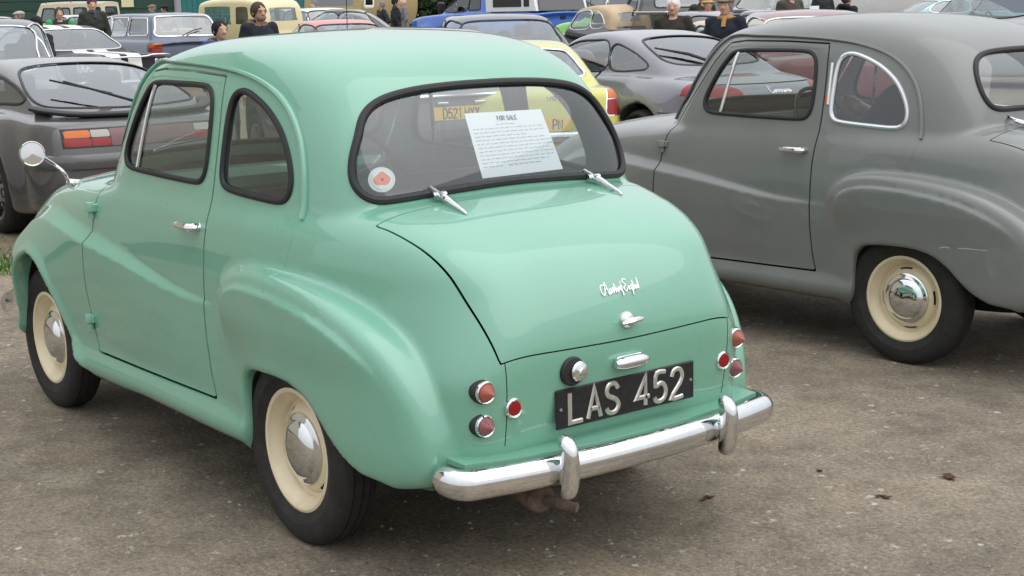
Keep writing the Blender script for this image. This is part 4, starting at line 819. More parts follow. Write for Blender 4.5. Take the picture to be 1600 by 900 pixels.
# --- slate grey sports coupe beyond the grey saloon's bonnet
hd = -.12; p_ = off(spot(1122, 12.4), hd, -.1, -.66)
r_, f_ = vehicle('sports_car', ('slate grey rear-engined sports car with sloping tail and rear wiper', 'car'), p_, hd,
    [(.18, .24), (.03, .38), (.0, .52), (.03, .70), (.12, .83), (.45, .90), (.9, .94), (1.6, .95), (2.7, .92), (3.4, .84), (4.1, .72), (4.4, .52), (4.38, .32), (4.1, .22), (2, .18)],
    [(.35, .76), (.62, .90), (.95, 1.06), (1.3, 1.18), (1.7, 1.275), (2.1, 1.31), (2.45, 1.28), (2.75, 1.17), (3.35, .91), (3.2, .78), (1.6, .72)], .80, slate_p, (.98, 3.33),
    [('rear_window', 'B', [(-.40, 1.01), (0, 1.0), (.40, 1.01), (.52, 1.04), (.52, 1.10), (.46, 1.19), (.36, 1.235), (0, 1.255), (-.36, 1.235), (-.46, 1.19), (-.52, 1.10), (-.52, 1.04)], GG, RB(.012, .004)), ('quarter_window', 'S', [(1.12, .995), (1.25, .965), (1.72, .965), (1.80, 1.19), (1.5, 1.14), (1.25, 1.06)], GG, RB(.009, .004)), ('door_window', 'S', [(1.80, .96), (2.3, .945), (3.0, .93), (2.72, 1.10), (2.45, 1.205), (2.15, 1.225), (1.88, 1.205)], GG, RB(.009, .004)), ('windscreen', 'F', [(-.58, .99), (0, .97), (.58, .99), (.52, 1.19), (0, 1.255), (-.52, 1.19)], GL, RB()),
     ('tail_lamp', 'P', [(.40, .76), (.62, .76), (.86, .78), (.86, .86), (.62, .865), (.42, .835)], MATS['red_lens']), ('brake_lamp', 'B', [(-.16, .905), (.16, .905), (.16, .925), (-.16, .925)], MATS['red_lens']), ('bumper_seam', 'B', [(-.9, .615), (.9, .615), (.9, .625), (-.9, .625)], MATS['black_gap']), ('door_seam', 'S', [(1.70, .3), (1.74, .3), (1.88, .95), (1.84, .95)], MATS['black_gap']), ('tail_seam', 'B', [(-.55, .852), (.55, .852), (.55, .860), (-.55, .860)], MATS['black_gap'])], wc=(.70, .50), k=(.20, .14), flare=.075, h=.02, wheel=(.318, .235, .23, alloy, 'spoke'), taper=(.12, .7, .16, 1.), plan=(.22, .25, .22, .2))
MB().tube([(.80, .10, 1.01), (1.0, .28, 1.10), (1.22, .50, 1.16)], [.014, .016, .008], 6).build('rear_wiper', MATS['black_plastic'], r_)
mb = MB(); z0 = .80; sc = lambda q, d: (surf_x(f_, 0., z0+q[1], -.3, 1.5)-d, -q[0], z0+q[1])
for Ls in ([(.9, .8), (.5, 1.1), (.1, .5), (.5, 0), (1, .2), (1.4, .5), (1.3, .05), (1.7, .4), (1.9, .5), (2.0, .05), (2.3, .5), (2.6, .05), (2.8, .5), (3.1, .05), (3.3, .3), (3.5, .5), (3.4, .05), (3.8, .3), (4.0, .5), (4.1, .05), (4.5, .5), (4.5, .05), (4.9, .3)],): stroke(mb, [(-.12+a*.05, (b-.4)*.05) for a, b in Ls], .010, .004, sc)
mb.build('script_badge', MATS['chrome'], r_)
for s in (1,): MB().box((2.95, s*.92, .96), (.12, .20, .13), 0, .05).build('door_mirror', slate_p, r_, smooth=True)
# ------------------------------------------------------------------ vehicles farther off
def saloon(name, rest, pos, hd, m, L=4.3, hw=.78, H=1.42, belt=.90, deck=.92, tail=1.0, hood=1.35, round_=.14, trimc=True, lamp='red_lens', lampbox=(.52, .70, .60, .74), glass=None, h=.04, roof_m=None, extra=(), wheels=None, wr=.30, rim=None, w1=None, slope=.55):
    g = glass or GG; xr = tail; xf = L-hood; T = CH(.010, .007) if trimc else RB(.012, .006)
    tub = [(.15, .26), (.02, .40), (.0, .58), (.03, deck-.10), (.14, deck-.015), (.5, deck), (xr, belt+.02), (xf, belt+.02), (L-.7, belt-.06), (L-.15, belt-.18), (L, .55), (L-.04, .35), (L-.2, .24), (L/2, .2)]
    cab = [(xr-.15, belt-.12), (xr-.05, belt), (xr+.5*slope, belt+.55*(H-belt)), (xr+slope, H-.055), (xr+slope+.3, H), (.5*(xr+slope+xf)+.1, H+.005), (xf-.75, H-.03), (xf-.55, H-.12), (xf, belt), (xf-.02, belt-.12), (L/2, belt-.15)]
    zt, zb_ = H-.085, belt+.055; xs, xe = xr+slope*.75, xf-.35; mid = .5*(xs+xe); wt = (w1 or hw-.24)
    pat = [('rear_window', 'B', [(-wt+.02, zb_+.01), (0, zb_), (wt-.02, zb_+.01), (wt, .5*(zb_+zt)), (wt-.07, zt-.01), (0, zt+.012), (-wt+.07, zt-.01), (-wt, .5*(zb_+zt))], g, T),
           ('side_window', 'S', [(xr+slope*.55, zb_+.01), (mid-.05, zb_), (mid-.05, zt), (xs+.12, zt-.015), (xr+slope*.75, .5*(zb_+zt)+.05)], g, T), ('door_window', 'S', [(mid+.05, zb_), (xf-.18, zb_), (xf-.40, .5*(zt+zb_)+.04), (xe-.22, zt-.01), (mid+.05, zt)], g, T),
           ('windscreen', 'F', [(-wt, zb_), (0, zb_-.01), (wt, zb_), (wt-.06, zt-.02), (0, zt), (-wt+.06, zt-.02)], GL, T), ('tail_lamp', 'P', [(lampbox[0], lampbox[2]), (lampbox[1], lampbox[2]), (lampbox[1], lampbox[3]), (lampbox[0], lampbox[3])], MATS[lamp])]+list(extra)
    r, f = vehicle(name, rest, pos, hd, tub, cab, hw, m, wheels or (.85, L-.8), pat, wc=(hw-.07, w1 or hw-.22), k=(round_, round_), h=h, wheel=(wr, wr*.6, .17, rim, 'disc'), roof_m=roof_m)
    c = MATS['chrome'] if trimc else MATS['black_plastic']
    bar(r, 'rear_bumper', c, [(.3, hw+.01, .47), (.04, hw-.05, .47), (-.05, .5*hw, .47), (-.07, 0, .47), (-.05, -.5*hw, .47), (.04, -hw+.05, .47), (.3, -hw-.01, .47)], .055, .03)
    bar(r, 'front_bumper', c, [(L-.3, hw-.03, .45), (L-.02, hw-.18, .45), (L+.06, .3, .45), (L+.08, 0, .45), (L+.06, -.3, .45), (L-.02, -hw+.18, .45), (L-.3, -hw+.03, .45)], .055, .03)
    return r, f
# rounded dark saloon at the very left
saloon('saloon_car', ('dark grey rounded classic saloon with bright trim round its rear window, beside the dark coupe', 'car'), spot(-60, 14.0), -.38, mat('gunmetal_paint', (.085, .085, .09), .3, coat=.8), 4.4, .82, 1.52, .96, .98, .85, 1.5, .24, slope=.75)
# black coupe with white stripes
satin_black = mat('satin_black_paint', (.010, .010, .012), .38, coat=.12, spec=.3)
hd = .10; r_, f_ = vehicle('muscle_car', ('black two-door muscle car with twin white stripes over roof and boot', 'car'), spot(194, 21.6), hd,
    [(.12, .30), (.03, .45), (.0, .62), (.03, .80), (.06, .895), (.3, .915), (1.0, .93), (3.1, .94), (4.4, .84), (4.62, .72), (4.6, .38), (4.4, .26), (2.3, .2)],
    [(.85, .82), (1.02, .93), (1.35, 1.12), (1.68, 1.265), (1.95, 1.32), (2.4, 1.325), (2.75, 1.24), (3.35, .93), (3.2, .82), (2, .75)], .79, satin_black, (1.15, 3.85),
    [('rear_window', 'B', [(-.56, .975), (0, .965), (.56, .975), (.52, 1.12), (.44, 1.25), (0, 1.265), (-.44, 1.25), (-.52, 1.12)], GG, CH(.011, .008)), ('door_window', 'S', [(1.95, .99), (2.4, .98), (2.98, .97), (2.72, 1.15), (2.55, 1.235), (1.95, 1.245)], GG, CH(.010, .006)), ('windscreen', 'F', [(-.6, .98), (0, .97), (.6, .98), (.5, 1.2), (0, 1.26), (-.5, 1.2)], GL, CH()),
     ('white_stripe', 'T', [(-.2, .055), (4.8, .055), (4.8, .27), (-.2, .27)], MATS['white_paint']), ('white_stripe', 'T', [(-.2, -.27), (4.8, -.27), (4.8, -.055), (-.2, -.055)], MATS['white_paint'])] +
    [('tail_lamp', 'P', [(.50+.075*i, .66), (.55+.075*i, .66), (.55+.075*i, .83), (.50+.075*i, .83)], MATS['red_lens'], CH(.012, .008)) for i in range(3)], wc=(.70, .52), k=(.09, .10), h=.03, wheel=(.33, .19, .2, MATS['chrome'], 'spoke'), taper=(.04, .4, .12, .8))
bar(r_, 'tail_trim', MATS['chrome'], [(.10, .77, .87), (-.01, .64, .885), (-.02, .42, .885), (-.025, .30, .865), (-.03, 0, .862), (-.025, -.30, .865), (-.02, -.42, .885), (-.01, -.64, .885), (.10, -.77, .87)], .013, .012)
bar(r_, 'rear_bumper', MATS['chrome'], [(.4, .80, .5), (.02, .74, .5), (-.07, .4, .5), (-.08, 0, .5), (-.07, -.4, .5), (.02, -.74, .5), (.4, -.80, .5)], .05, .03)
# steel blue estate
r_, f_ = vehicle('estate_car', ('steel blue estate car with bright window trim and long roof', 'car'), spot(300, 30.0), .02,
    [(.14, .28), (.02, .42), (.0, .6), (.03, .82), (.08, .93), (.6, .95), (3.2, .95), (4.4, .86), (4.68, .72), (4.65, .4), (4.4, .26), (2.3, .2)],
    [(.05, .84), (.10, .97), (.24, 1.22), (.36, 1.38), (.6, 1.45), (1.5, 1.475), (2.4, 1.455), (2.8, 1.36), (3.5, .95), (3.3, .84), (1.7, .78)], .88, merc_p, (.95, 3.75),
    [('rear_window', 'B', [(-.66, 1.0), (0, .995), (.66, 1.0), (.64, 1.16), (.58, 1.36), (.45, 1.385), (0, 1.39), (-.45, 1.385), (-.58, 1.36), (-.64, 1.16)], GG, CH(.02, .012)), ('side_window', 'S', [(.36, 1.02), (1.3, 1.01), (1.3, 1.36), (.52, 1.35)], GG, CH(.016, .01)), ('side_window', 'S', [(1.40, 1.01), (2.15, 1.0), (2.15, 1.37), (1.40, 1.365)], GG, CH(.016, .01)), ('door_window', 'S', [(2.24, 1.0), (3.1, .99), (2.72, 1.25), (2.55, 1.355), (2.24, 1.37)], GG, CH(.016, .01)), ('windscreen', 'F', [(-.64, 1.0), (0, .98), (.64, 1.0), (.55, 1.33), (0, 1.38), (-.55, 1.33)], GL, CH()),
     ('tail_lens', 'P', [(.62, .66), (.86, .66), (.86, .78), (.62, .78)], MATS['red_lens']), ('indicator_lens', 'P', [(.62, .785), (.86, .785), (.86, .85), (.62, .85)], MATS['amber'])], wc=(.80, .64), k=(.10, .10), h=.035, wheel=(.31, .18, .18, alloy, 'disc'), taper=(.03, .3, .12, .8))
bar(r_, 'rear_bumper', MATS['black_plastic'], [(.5, .90, .5), (.03, .85, .5), (-.07, .5, .5), (-.08, 0, .5), (-.07, -.5, .5), (.03, -.85, .5), (.5, -.90, .5)], .07, .04)
MB().tube([(-.0, .20, 1.0), (.10, -.10, 1.10), (.14, -.30, 1.13)], .012, 6).build('rear_wiper', MATS['dark_metal'], r_)
# cream 1930s sedan
hd = .25; r_, f_ = vehicle('vintage_sedan', ('cream upright 1930s sedan with black wings and chrome headlamps', 'car'), spot(447, 31.0), hd,
    [(.25, .45), (.06, .62), (.02, .85), (.06, 1.0), (.3, 1.05), (2.0, 1.12), (3.6, 1.10), (3.66, .8), (3.6, .5), (2.0, .42)], [(.02, .75), (.0, 1.05), (.03, 1.35), (.10, 1.58), (.28, 1.70), (.8, 1.745), (1.5, 1.74), (1.95, 1.68), (2.05, 1.56), (2.12, 1.1), (2.1, .8), (1.0, .7)], .60, cream_p, (.75, 3.45),
    [('rear_window', 'B', [(-.34, 1.24), (.34, 1.24), (.36, 1.30), (.36, 1.44), (.33, 1.50), (-.33, 1.50), (-.36, 1.44), (-.36, 1.30)], GG, None), ('side_window', 'S', [(.46, 1.19), (.80, 1.19), (.82, 1.25), (.82, 1.47), (.78, 1.53), (.50, 1.53), (.45, 1.45), (.44, 1.25)], GL, None), ('door_window', 'S', [(1.02, 1.18), (1.75, 1.18), (1.80, 1.23), (1.80, 1.50), (1.76, 1.55), (1.06, 1.55), (1.0, 1.49), (.99, 1.24)], GL, None), ('windscreen', 'F', [(-.45, 1.2), (.45, 1.2), (.42, 1.55), (-.42, 1.55)], GL, None)], wc=(.64, .60), k=(.10, .16), h=.03, wheel=(.34, .22, .16, cream_p, 'disc'), fenders=((.55, .95, .45, .62, .30), (3.2, 3.65, .48, .62, .30)), crown=(.04, .10), taper=(.04, .3, .22, 1.4))
for s in (1, -1):
    l = MB().lathe([(.001, .10), (.07, .09), (.115, .03), (.13, 0), (.11, -.06), (.06, -.13), (.001, -.16)], (3.72, s*.42, .98), 'x', 20).build('headlamp', MATS['chrome'], r_, smooth=True)
    MB().tube([(2.2, s*.62, .40), (3.0, s*.62, .36)], .05, 8).build('running_board', black_p, r_)
# cream off-roader with roof rack, by the hangar
hd = .72; r_, f_ = vehicle('off_roader', ('cream boxy off-road wagon with rounded side windows and roof rack', 'car'), spot(178, 62.0), hd,
    [(.05, .45), (.0, .6), (.0, 1.05), (.1, 1.12), (3.0, 1.14), (4.2, 1.14), (4.3, 1.0), (4.3, .6), (4.2, .45), (2, .4)], [(.0, .95), (.0, 1.3), (.05, 1.9), (.12, 1.97), (1.5, 2.0), (2.6, 1.98), (2.75, 1.9), (3.1, 1.12), (3, .95), (1.5, .9)], .84, mat('old_cream_paint', (.58, .54, .42), .5, noise=.1), (.85, 3.5),
    [('rear_window', 'B', [(-.5, 1.25), (.5, 1.25), (.5, 1.75), (-.5, 1.75)], GG, RB(.03, .01))]+[('side_window', 'S', [(x0, 1.25), (x0+.05, 1.2), (x0+w-.05, 1.2), (x0+w, 1.25), (x0+w, 1.68), (x0+w-.05, 1.73), (x0+.05, 1.73), (x0, 1.68)], GG, RB(.03, .01)) for x0, w in ((.12, .4), (.72, .55), (1.45, .5))]+[('door_window', 'S', [(2.1, 1.2), (2.75, 1.2), (2.6, 1.73), (2.1, 1.73)], GG, RB(.03, .01)), ('windscreen', 'F', [(-.66, 1.22), (.66, 1.22), (.62, 1.78), (-.62, 1.78)], GL, RB(.03, .01))], wc=(.80, .74), k=(.05, .08), h=.045, wheel=(.38, .21, .2, white_p, 'disc'), plan=(0, 0, 0, 0), taper=(.0, .3, .02, .4))
mb = MB()
for y in (-.7, .7): mb.tube([(.2, y, 2.12), (2.6, y, 2.12)], .02, 6)
for x in np.linspace(.2, 2.6, 9): mb.tube([(x, -.7, 2.12), (x, .7, 2.12)], .015, 6)
for x in (.3, 1.4, 2.5):
    for y in (-.7, .7): mb.tube([(x, y, 1.9), (x, y, 2.12)], .02, 6)
mb.build('roof_rack', MATS['dark_metal'], r_)
# red coupe and pale hatchback
saloon('coupe', ('red two-door coupe with large sloping rear window', 'car'), spot(592, 23.0), -.18, red_p, 4.3, .80, 1.30, .88, .90, .75, 1.4, .16, False, slope=.75)
saloon('hatchback', ('white estate hatchback behind the red coupe', 'car'), spot(530, 36.0), -.05, white_p, 4.3, .82, 1.48, .95, .95, .15, 1.2, .12, False, slope=.4)
# black saloon behind the lime coupe
saloon('saloon_car', ('black modern saloon with dark boot and large red tail lamps behind the lime coupe', 'car'), spot(842, 17.2), -.40, black_p, 4.5, .84, 1.39, .94, .98, 1.0, 1.3, .16, False, lampbox=(.55, .78, .68, .84), slope=.65)
# blue pickup with white canopy
hd = .0; r_, f_ = vehicle('pickup_truck', ('royal blue pickup truck with white and black-windowed canopy over its bed', 'truck'), spot(880, 37.0), hd,
    [(.05, .55), (.0, .7), (.0, 1.10), (.04, 1.26), (2.4, 1.28), (4.2, 1.26), (5.5, 1.16), (5.68, .95), (5.66, .55), (5.4, .42), (2.8, .4)], [(2.15, 1.05), (2.15, 1.4), (2.22, 1.75), (2.4, 1.84), (3.1, 1.85), (3.4, 1.78), (4.2, 1.26), (4.1, 1.05), (3, 1.0)], .96, blue_p, (1.15, 4.65),
    [('door_window', 'S', [(3.0, 1.32), (4.0, 1.31), (3.6, 1.56), (3.35, 1.71), (3.0, 1.73)], GL, RB(.02, .01)), ('cab_window', 'S', [(2.38, 1.33), (2.92, 1.32), (2.92, 1.73), (2.46, 1.72)], MATS['glass_dark'], RB(.02, .01)), ('windscreen', 'F', [(-.7, 1.32), (.7, 1.32), (.6, 1.7), (-.6, 1.7)], GL, RB()), ('tail_lamp', 'P', [(.78, .88), (.95, .88), (.95, 1.08), (.78, 1.08)], MATS['red_lens']), ('lower_band', 'S', [(-.2, .3), (5.8, .3), (5.8, .80), (-.2, .80)], mat('grey_band', (.12, .13, .15), .35)), ('lower_band', 'B', [(-1.1, .3), (1.1, .3), (1.1, .80), (-1.1, .80)], MATS['grey_band'])], wc=(.86, .70), k=(.08, .10), flare=.05, h=.035, wheel=(.37, .21, .24, alloy, 'spoke'), plan=(.02, .03, .10, .08), taper=(.0, .3, .10, .8))
# the canopy is bolted to the truck
cp = MB(); cp.prism([(.03, 1.27), (2.12, 1.27), (2.12, 1.80), (2.0, 1.86), (.28, 1.86), (.18, 1.82)], 1.66, (0, -.83, 0)); can = cp.build('canopy', white_p, r_)
for s in (1, -1):
    for x0, x1 in ((.62, 1.80), (.30, .52)): MB().box((.5*(x0+x1), s*.835, 1.56), (x1-x0, .02, .36), 0, .008).build('canopy_window', MATS['black_plastic'], can)
MB().add([(-.01, -.74, 1.29), (-.01, .74, 1.29), (.155, .70, 1.80), (.155, -.70, 1.80)], [(0, 1, 2, 3)]).add([(.012, -.74, 1.29), (.012, .74, 1.29), (.175, .70, 1.80), (.175, -.70, 1.80)], [(3, 2, 1, 0)]).build('canopy_hatch', mat('dark_glass_panel', (.02, .022, .025), .08, coat=1), can)
MB().box((-.015, 0, 1.09), (.03, .16, .08), 0, .01).build('tailgate_handle', MATS['black_plastic'], r_)
bar(r_, 'rear_bumper', MATS['dark_metal'], [(.02, .95, .62), (-.12, .9, .62), (-.15, 0, .62), (-.12, -.9, .62), (.02, -.95, .62)], .08, .05)
MB().box((3.72, 1.12, 1.42), (.14, .22, .28), 0, .05).build('door_mirror', MATS['black_plastic'], r_); MB().box((2.75, .985, 1.12), (.16, .04, .07), 0, .015).build('door_handle', MATS['black_plastic'], r_)
plate_uk(r_, f_, .66, '')
# dark convertible with tan hood
hd = -.30; r_, f_ = vehicle('convertible_car', ('black rounded convertible with raised tan fabric hood', 'car'), spot(1030, 26.0), hd,
    [(.2, .32), (.03, .42), (.05, .58), (.22, .78), (.5, .92), (.9, .99), (2.8, .97), (3.3, .9), (3.8, .74), (4.0, .5), (3.9, .3), (2, .24)], [(.62, .85), (.66, 1.02), (.74, 1.21), (.95, 1.35), (1.4, 1.42), (1.9, 1.43), (2.35, 1.39), (2.5, 1.33), (2.95, .98), (2.8, .85), (1.5, .8)], .64, black_p, (.85, 3.25),
    [('rear_window', 'B', [(-.36, 1.13), (.36, 1.13), (.39, 1.2), (.36, 1.28), (-.36, 1.28), (-.39, 1.2)], GL, None), ('quarter_window', 'S', [(1.05, 1.04), (1.62, 1.02), (1.62, 1.30), (1.35, 1.29), (1.15, 1.20)], GL, CH(.010, .008)), ('door_window', 'S', [(1.72, 1.02), (2.62, 1.0), (2.45, 1.21), (2.32, 1.30), (1.72, 1.32)], GL, CH(.012, .008)), ('windscreen', 'F', [(-.5, 1.02), (.5, 1.02), (.46, 1.3), (-.46, 1.3)], GL, CH()), ('tan_hood', 'S', [(.5, 1.05), (1.02, 1.03), (1.12, 1.20), (1.35, 1.25), (1.70, 1.27), (2.42, 1.24), (2.5, 1.7), (.5, 1.7)], tan_cloth), ('tan_hood', 'B', [(-.8, 1.04), (.8, 1.04), (.8, 1.7), (-.8, 1.7)], tan_cloth)], wc=(.62, .52), k=(.2, .16), h=.03, wheel=(.32, .19, .15, MATS['chrome'], 'disc'), fenders=((.6, 1.0, .42, .66, .32), (3.1, 3.5, .42, .66, .32)), roof_m=(tan_cloth, 1.31), plan=(.15, .2, .2, .15))
bar(r_, 'rear_bumper', MATS['chrome'], [(.3, .78, .45), (.0, .6, .45), (-.05, 0, .45), (.0, -.6, .45), (.3, -.78, .45)], .04, .02)
# bright green flat-bed and black pickup beyond the flat-cap man
def open_pickup(rest, pos, hd, m, H=1.62, rail=1.05, cab_len=1.3, bed=1.9, lampm='red_lens', hw=.86, belt=1.1):
    L = bed+cab_len+1.3
    r, f = vehicle('pickup_truck', rest, pos, hd, [(bed-.08, .5), (bed-.08, belt), (bed+cab_len+.1, belt+.02), (L-.3, belt-.05), (L, belt-.2), (L, .55), (L-.2, .42), (bed+.8, .4)], [(bed-.05, belt-.1), (bed-.04, belt+.2), (bed+.06, H-.06), (bed+.25, H), (bed+cab_len-.5, H), (bed+cab_len-.3, H-.08), (bed+cab_len+.05, belt), (bed+cab_len, belt-.12)], hw, m, (),
        [('rear_window', 'B', [(-.5, belt+.12), (.5, belt+.12), (.5, H-.14), (-.5, H-.14)], GG, RB()), ('door_window', 'S', [(bed+.2, belt+.08), (bed+cab_len-.2, belt+.08), (bed+cab_len-.48, H-.12), (bed+.2, H-.12)], GG, RB()), ('windscreen', 'F', [(-.6, belt+.08), (.6, belt+.08), (.52, H-.14), (-.52, H-.14)], GL, RB())], wc=(hw-.08, hw-.2), k=(.1, .12), h=.04)
    for s in (1, -1): MB().box((bed/2-.05, s*(hw-.04), rail-.26), (bed, .07, .52), 0, .025).build('bed_side', m, r)
    MB().box((0, 0, rail-.25), (.07, 2*hw-.1, .46), 0, .025).build('tailgate', m, r); MB().box((bed/2, 0, .58), (bed, 2*hw-.1, .06)).build('bed_floor', MATS['dark_metal'], r)
    for s in (1, -1): MB().box((-.045, s*(hw-.08), rail-.22), (.03, .10, .20), 0, .008).build('tail_lamp', MATS[lampm], r); MB().box((bed/2-.1, s*(hw-.04), rail+.02), (bed, .08, .03), 0, .01).build('bed_rail', MATS['aluminium'], r)
    wheel_set(r, (.75, L-.75), hw-.08, .34, .20, .2, MATS['steel_dull'], 'disc'); return r
open_pickup(('bright green low pickup truck with open tailgate lamps, behind the white-haired man', 'truck'), spot(1088, 30.0), -.12, ygreen_p, 1.34, 1.18, belt=1.08)
open_pickup(('black vintage pickup truck with rounded cab and bright bed rail', 'truck'), spot(1120, 24.5), -.50, black_p, 1.66, 1.27, 1.25, 2.2, hw=.9, belt=1.24)
saloon('off_roader', ('black four-by-four wagon with tinted windows behind the white-haired man', 'car'), spot(1092, 27.5), -.32, black_p, 4.4, .86, 1.72, 1.08, 1.08, .12, 1.2, .12, False, glass=MATS['glass_dark'], slope=.3, wr=.36)
saloon('saloon_car', ('black upright vintage saloon parked beyond the blue pickup tail', 'car'), spot(985, 41.0), -.30, black_p, 4.0, .76, 1.72, 1.08, 1.05, .15, 1.3, .16, True, slope=.3)
# cars seen past or through the grey saloon
saloon('saloon_car', ('maroon saloon parked beyond the slate sports car', 'car'), spot(1330, 15.0), -.62, maroon_p, 4.4, .82, 1.40, .95, .97, .9, 1.3, .18, True, slope=.7)
saloon('hatchback', ('yellow hatchback glimpsed through the grey saloon door window', 'car'), spot(1200, 17.0), -.60, yellow_p, 3.8, .78, 1.28, .88, .88, .12, 1.2, .12, False, slope=.35)
saloon('saloon_car', ('turquoise long classic saloon far behind the grey saloon roof', 'car'), spot(1330, 34.0), -2.2, turq_p, 5.0, .92, 1.40, 1.02, 1.03, 1.2, 1.5, .12, True, slope=.6)
saloon('saloon_car', ('dark navy low saloon between turquoise car and silver people carrier', 'car'), spot(1455, 20.5), .6, navy_p, 4.5, .85, 1.34, .94, .95, .9, 1.3, .18, False, slope=.7)
saloon('saloon_car', ('grey low saloon in front of the turquoise classic', 'car'), spot(1290, 24.0), .4, mat('pewter_paint', (.22, .22, .24), .3, coat=.8), 4.4, .82, 1.30, .92, .93, .9, 1.3, .18, False, slope=.7)
saloon('people_carrier', ('silver people carrier with tall side windows behind the grey saloon tail', 'car'), off(spot(1385, 26.0), .25, -4.4), .25, silver_p, 4.4, .88, 1.74, 1.08, 1.08, .12, 1.05, .12, False, slope=.35, glass=GG, w1=.68, wr=.33)
# motorhome
r_, f_ = vehicle('motorhome', ('white motorhome with square windows far behind the silver people carrier', 'van'), spot(1500, 46.0), .35, [(.05, .5), (.0, .8), (.0, 2.5), (.15, 2.75), (4.6, 2.8), (5.2, 2.6), (5.5, 1.9), (5.7, 1.3), (6.1, 1.1), (6.2, .6), (6.0, .45), (3, .4)], None, 1.1, white_p, (1.2, 5.2), [('side_window', 'S', [(.9, 1.5), (1.9, 1.5), (1.9, 2.1), (.9, 2.1)], MATS['glass_dark'], RB(.03, .01)), ('side_window', 'S', [(2.6, 1.5), (3.4, 1.5), (3.4, 2.1), (2.6, 2.1)], MATS['glass_dark'], RB(.03, .01)), ('door_window', 'S', [(4.55, 1.25), (5.35, 1.25), (5.15, 1.85), (4.55, 1.85)], GG, RB(.03, .01)), ('windscreen', 'F', [(-.9, 1.3), (.9, 1.3), (.85, 1.9), (-.85, 1.9)], GG, RB(.03, .01))], k=(.10, .1), h=.05, wheel=(.35, .2, .2, None, 'disc'), plan=(0, 0, .05, 0), taper=(0, .3, .05, .6), seats=False)
# tan box lorry by the teal building
r_, f_ = vehicle('lorry', ('tan flat-sided old lorry with small cab window before the teal building', 'truck'), spot(612, 58.0), 2.2, [(.0, .9), (.0, 2.9), (.1, 3.0), (4.2, 3.0), (4.3, 2.2), (5.4, 2.2), (5.7, 1.5), (5.7, .7), (3, .6)], None, 1.1, mat('tan_paint', (.36, .28, .13), .6, noise=.1), (1.0, 4.9), [('door_window', 'S', [(4.5, 1.5), (5.35, 1.5), (5.25, 2.05), (4.5, 2.05)], GG, (MATS['white_paint'], .06, .02)), ('windscreen', 'F', [(-.8, 1.55), (.8, 1.55), (.8, 2.0), (-.8, 2.0)], GG, None)], k=(.08, .1), h=.06, wheel=(.45, .25, .25, dkred_p, 'disc'), plan=(0, 0, 0, 0), taper=(0, .3, 0, .6), seats=False)
# old cars in front of the hangar
saloon('saloon_car', ('pale blue-green rounded old saloon in front of the hangar', 'car'), spot(82, 30.0), .9, ltblue_p, 4.0, .74, 1.58, 1.0, 1.0, .7, 1.4, .24, True, slope=.7)
saloon('saloon_car', ('silver saloon parked close to the hangar wall', 'car'), spot(90, 52.0), 1.1, silver_p, 4.3, .8, 1.46, .95, .95, .8, 1.3, .16, False, slope=.6)
saloon('coupe', ('maroon low coupe half hidden behind the striped muscle car', 'car'), spot(100, 25.0), .7, dkred_p, 4.2, .80, 1.36, .9, .92, .8, 1.3, .18, True, slope=.7)
saloon('hatchback', ('red small hatchback at the far end of the row by the hangar', 'car'), spot(10, 40.0), .9, red_p, 3.8, .76, 1.42, .92, .92, .12, 1.2, .14, False, slope=.35)
saloon('saloon_car', ('grey saloon beyond the steel blue estate', 'car'), spot(228, 40.0), .6, silver_p, 4.3, .8, 1.44, .95, .95, .8, 1.3, .16, False, slope=.6)
saloon('saloon_car', ('dark saloon with pale bonnet behind the red coupe', 'car'), spot(668, 34.0), .9, black_p, 4.3, .8, 1.44, .95, .95, .8, 1.3, .16, False, slope=.6)
saloon('estate_car', ('pale blue van-like estate far behind the turquoise classic', 'car'), spot(1290, 42.0), 1.2, ltblue_p, 4.3, .84, 1.85, 1.15, 1.1, .12, 1.1, .12, False, slope=.25)
# ------------------------------------------------------------------ hangars, trees, ground
def corrugated(root, nm, m, length, z0, z1, pitch=.25, dep=.04):      # ribbed sheet along local x, facing -y
    n = int(length/pitch); V = []; F = []
    for i in range(n):
        for u, d in ((0, 0), (.35, 0), (.45, -dep), (.9, -dep)): V += [(i*pitch+u*pitch, d, z0), (i*pitch+u*pitch, d, z1)]
    F = [(2*i, 2*i+2, 2*i+3, 2*i+1) for i in range(len(V)//2-1)]
    return MB().add(V, F).build(nm, m, root)
def building(name, rest, pa, pb, zt, m, rib='v', pitch=.3):
    a = np.array(pa); b = np.array(pb); d = b-a; L = np.linalg.norm(d); root = empty(name, (a[0], a[1], ground_z(*(.5*(a+b)))), math.atan2(d[1], d[0]), rest)
    if rib == 'v': corrugated(root, 'wall', m, L, 0, zt, pitch)
    else:        # horizontal boards, one by one
        for i in range(int(zt/pitch)): MB().box((L/2, .02, (i+.5)*pitch), (L, .05, pitch-.02), 0, .008).build('cladding_board', m, root)
    MB().box((L/2, 4.0, zt/2), (L-.05, 7.9, zt)).build('building_core', m, root)
    MB().prism([(-.3, zt), (8.3, zt), (4, zt+1.6)], L+.6, (-.3, 0, 0), (0, 1, 0), (0, 0, 1), (1, 0, 0)).build('roof', mat('roof_sheet', (.16, .17, .17), .7), root)
    return root, L
A, B, C_ = spot(-420, 74), spot(283, 70), spot(575, 80)
r_, L_ = building('hangar', ('dark green ribbed hangar wall behind the old cars', 'building'), A, B, 6.5, mat('dark_green_cladding', (.022, .060, .042), .6, noise=.15, nscale=1.5), 'h', .42)
MB().box((L_-2.3, -.04, 2.15), (.55, .02, .75)).build('notice', mat('pale_yellow_sign', (.70, .66, .40), .6), r_)
MB().tube([(L_-.05, -.15, 0), (L_-.05, -.15, 6.3)], .16, 10).build('drainpipe', mat('grey_pipe', (.30, .31, .33), .5), r_)
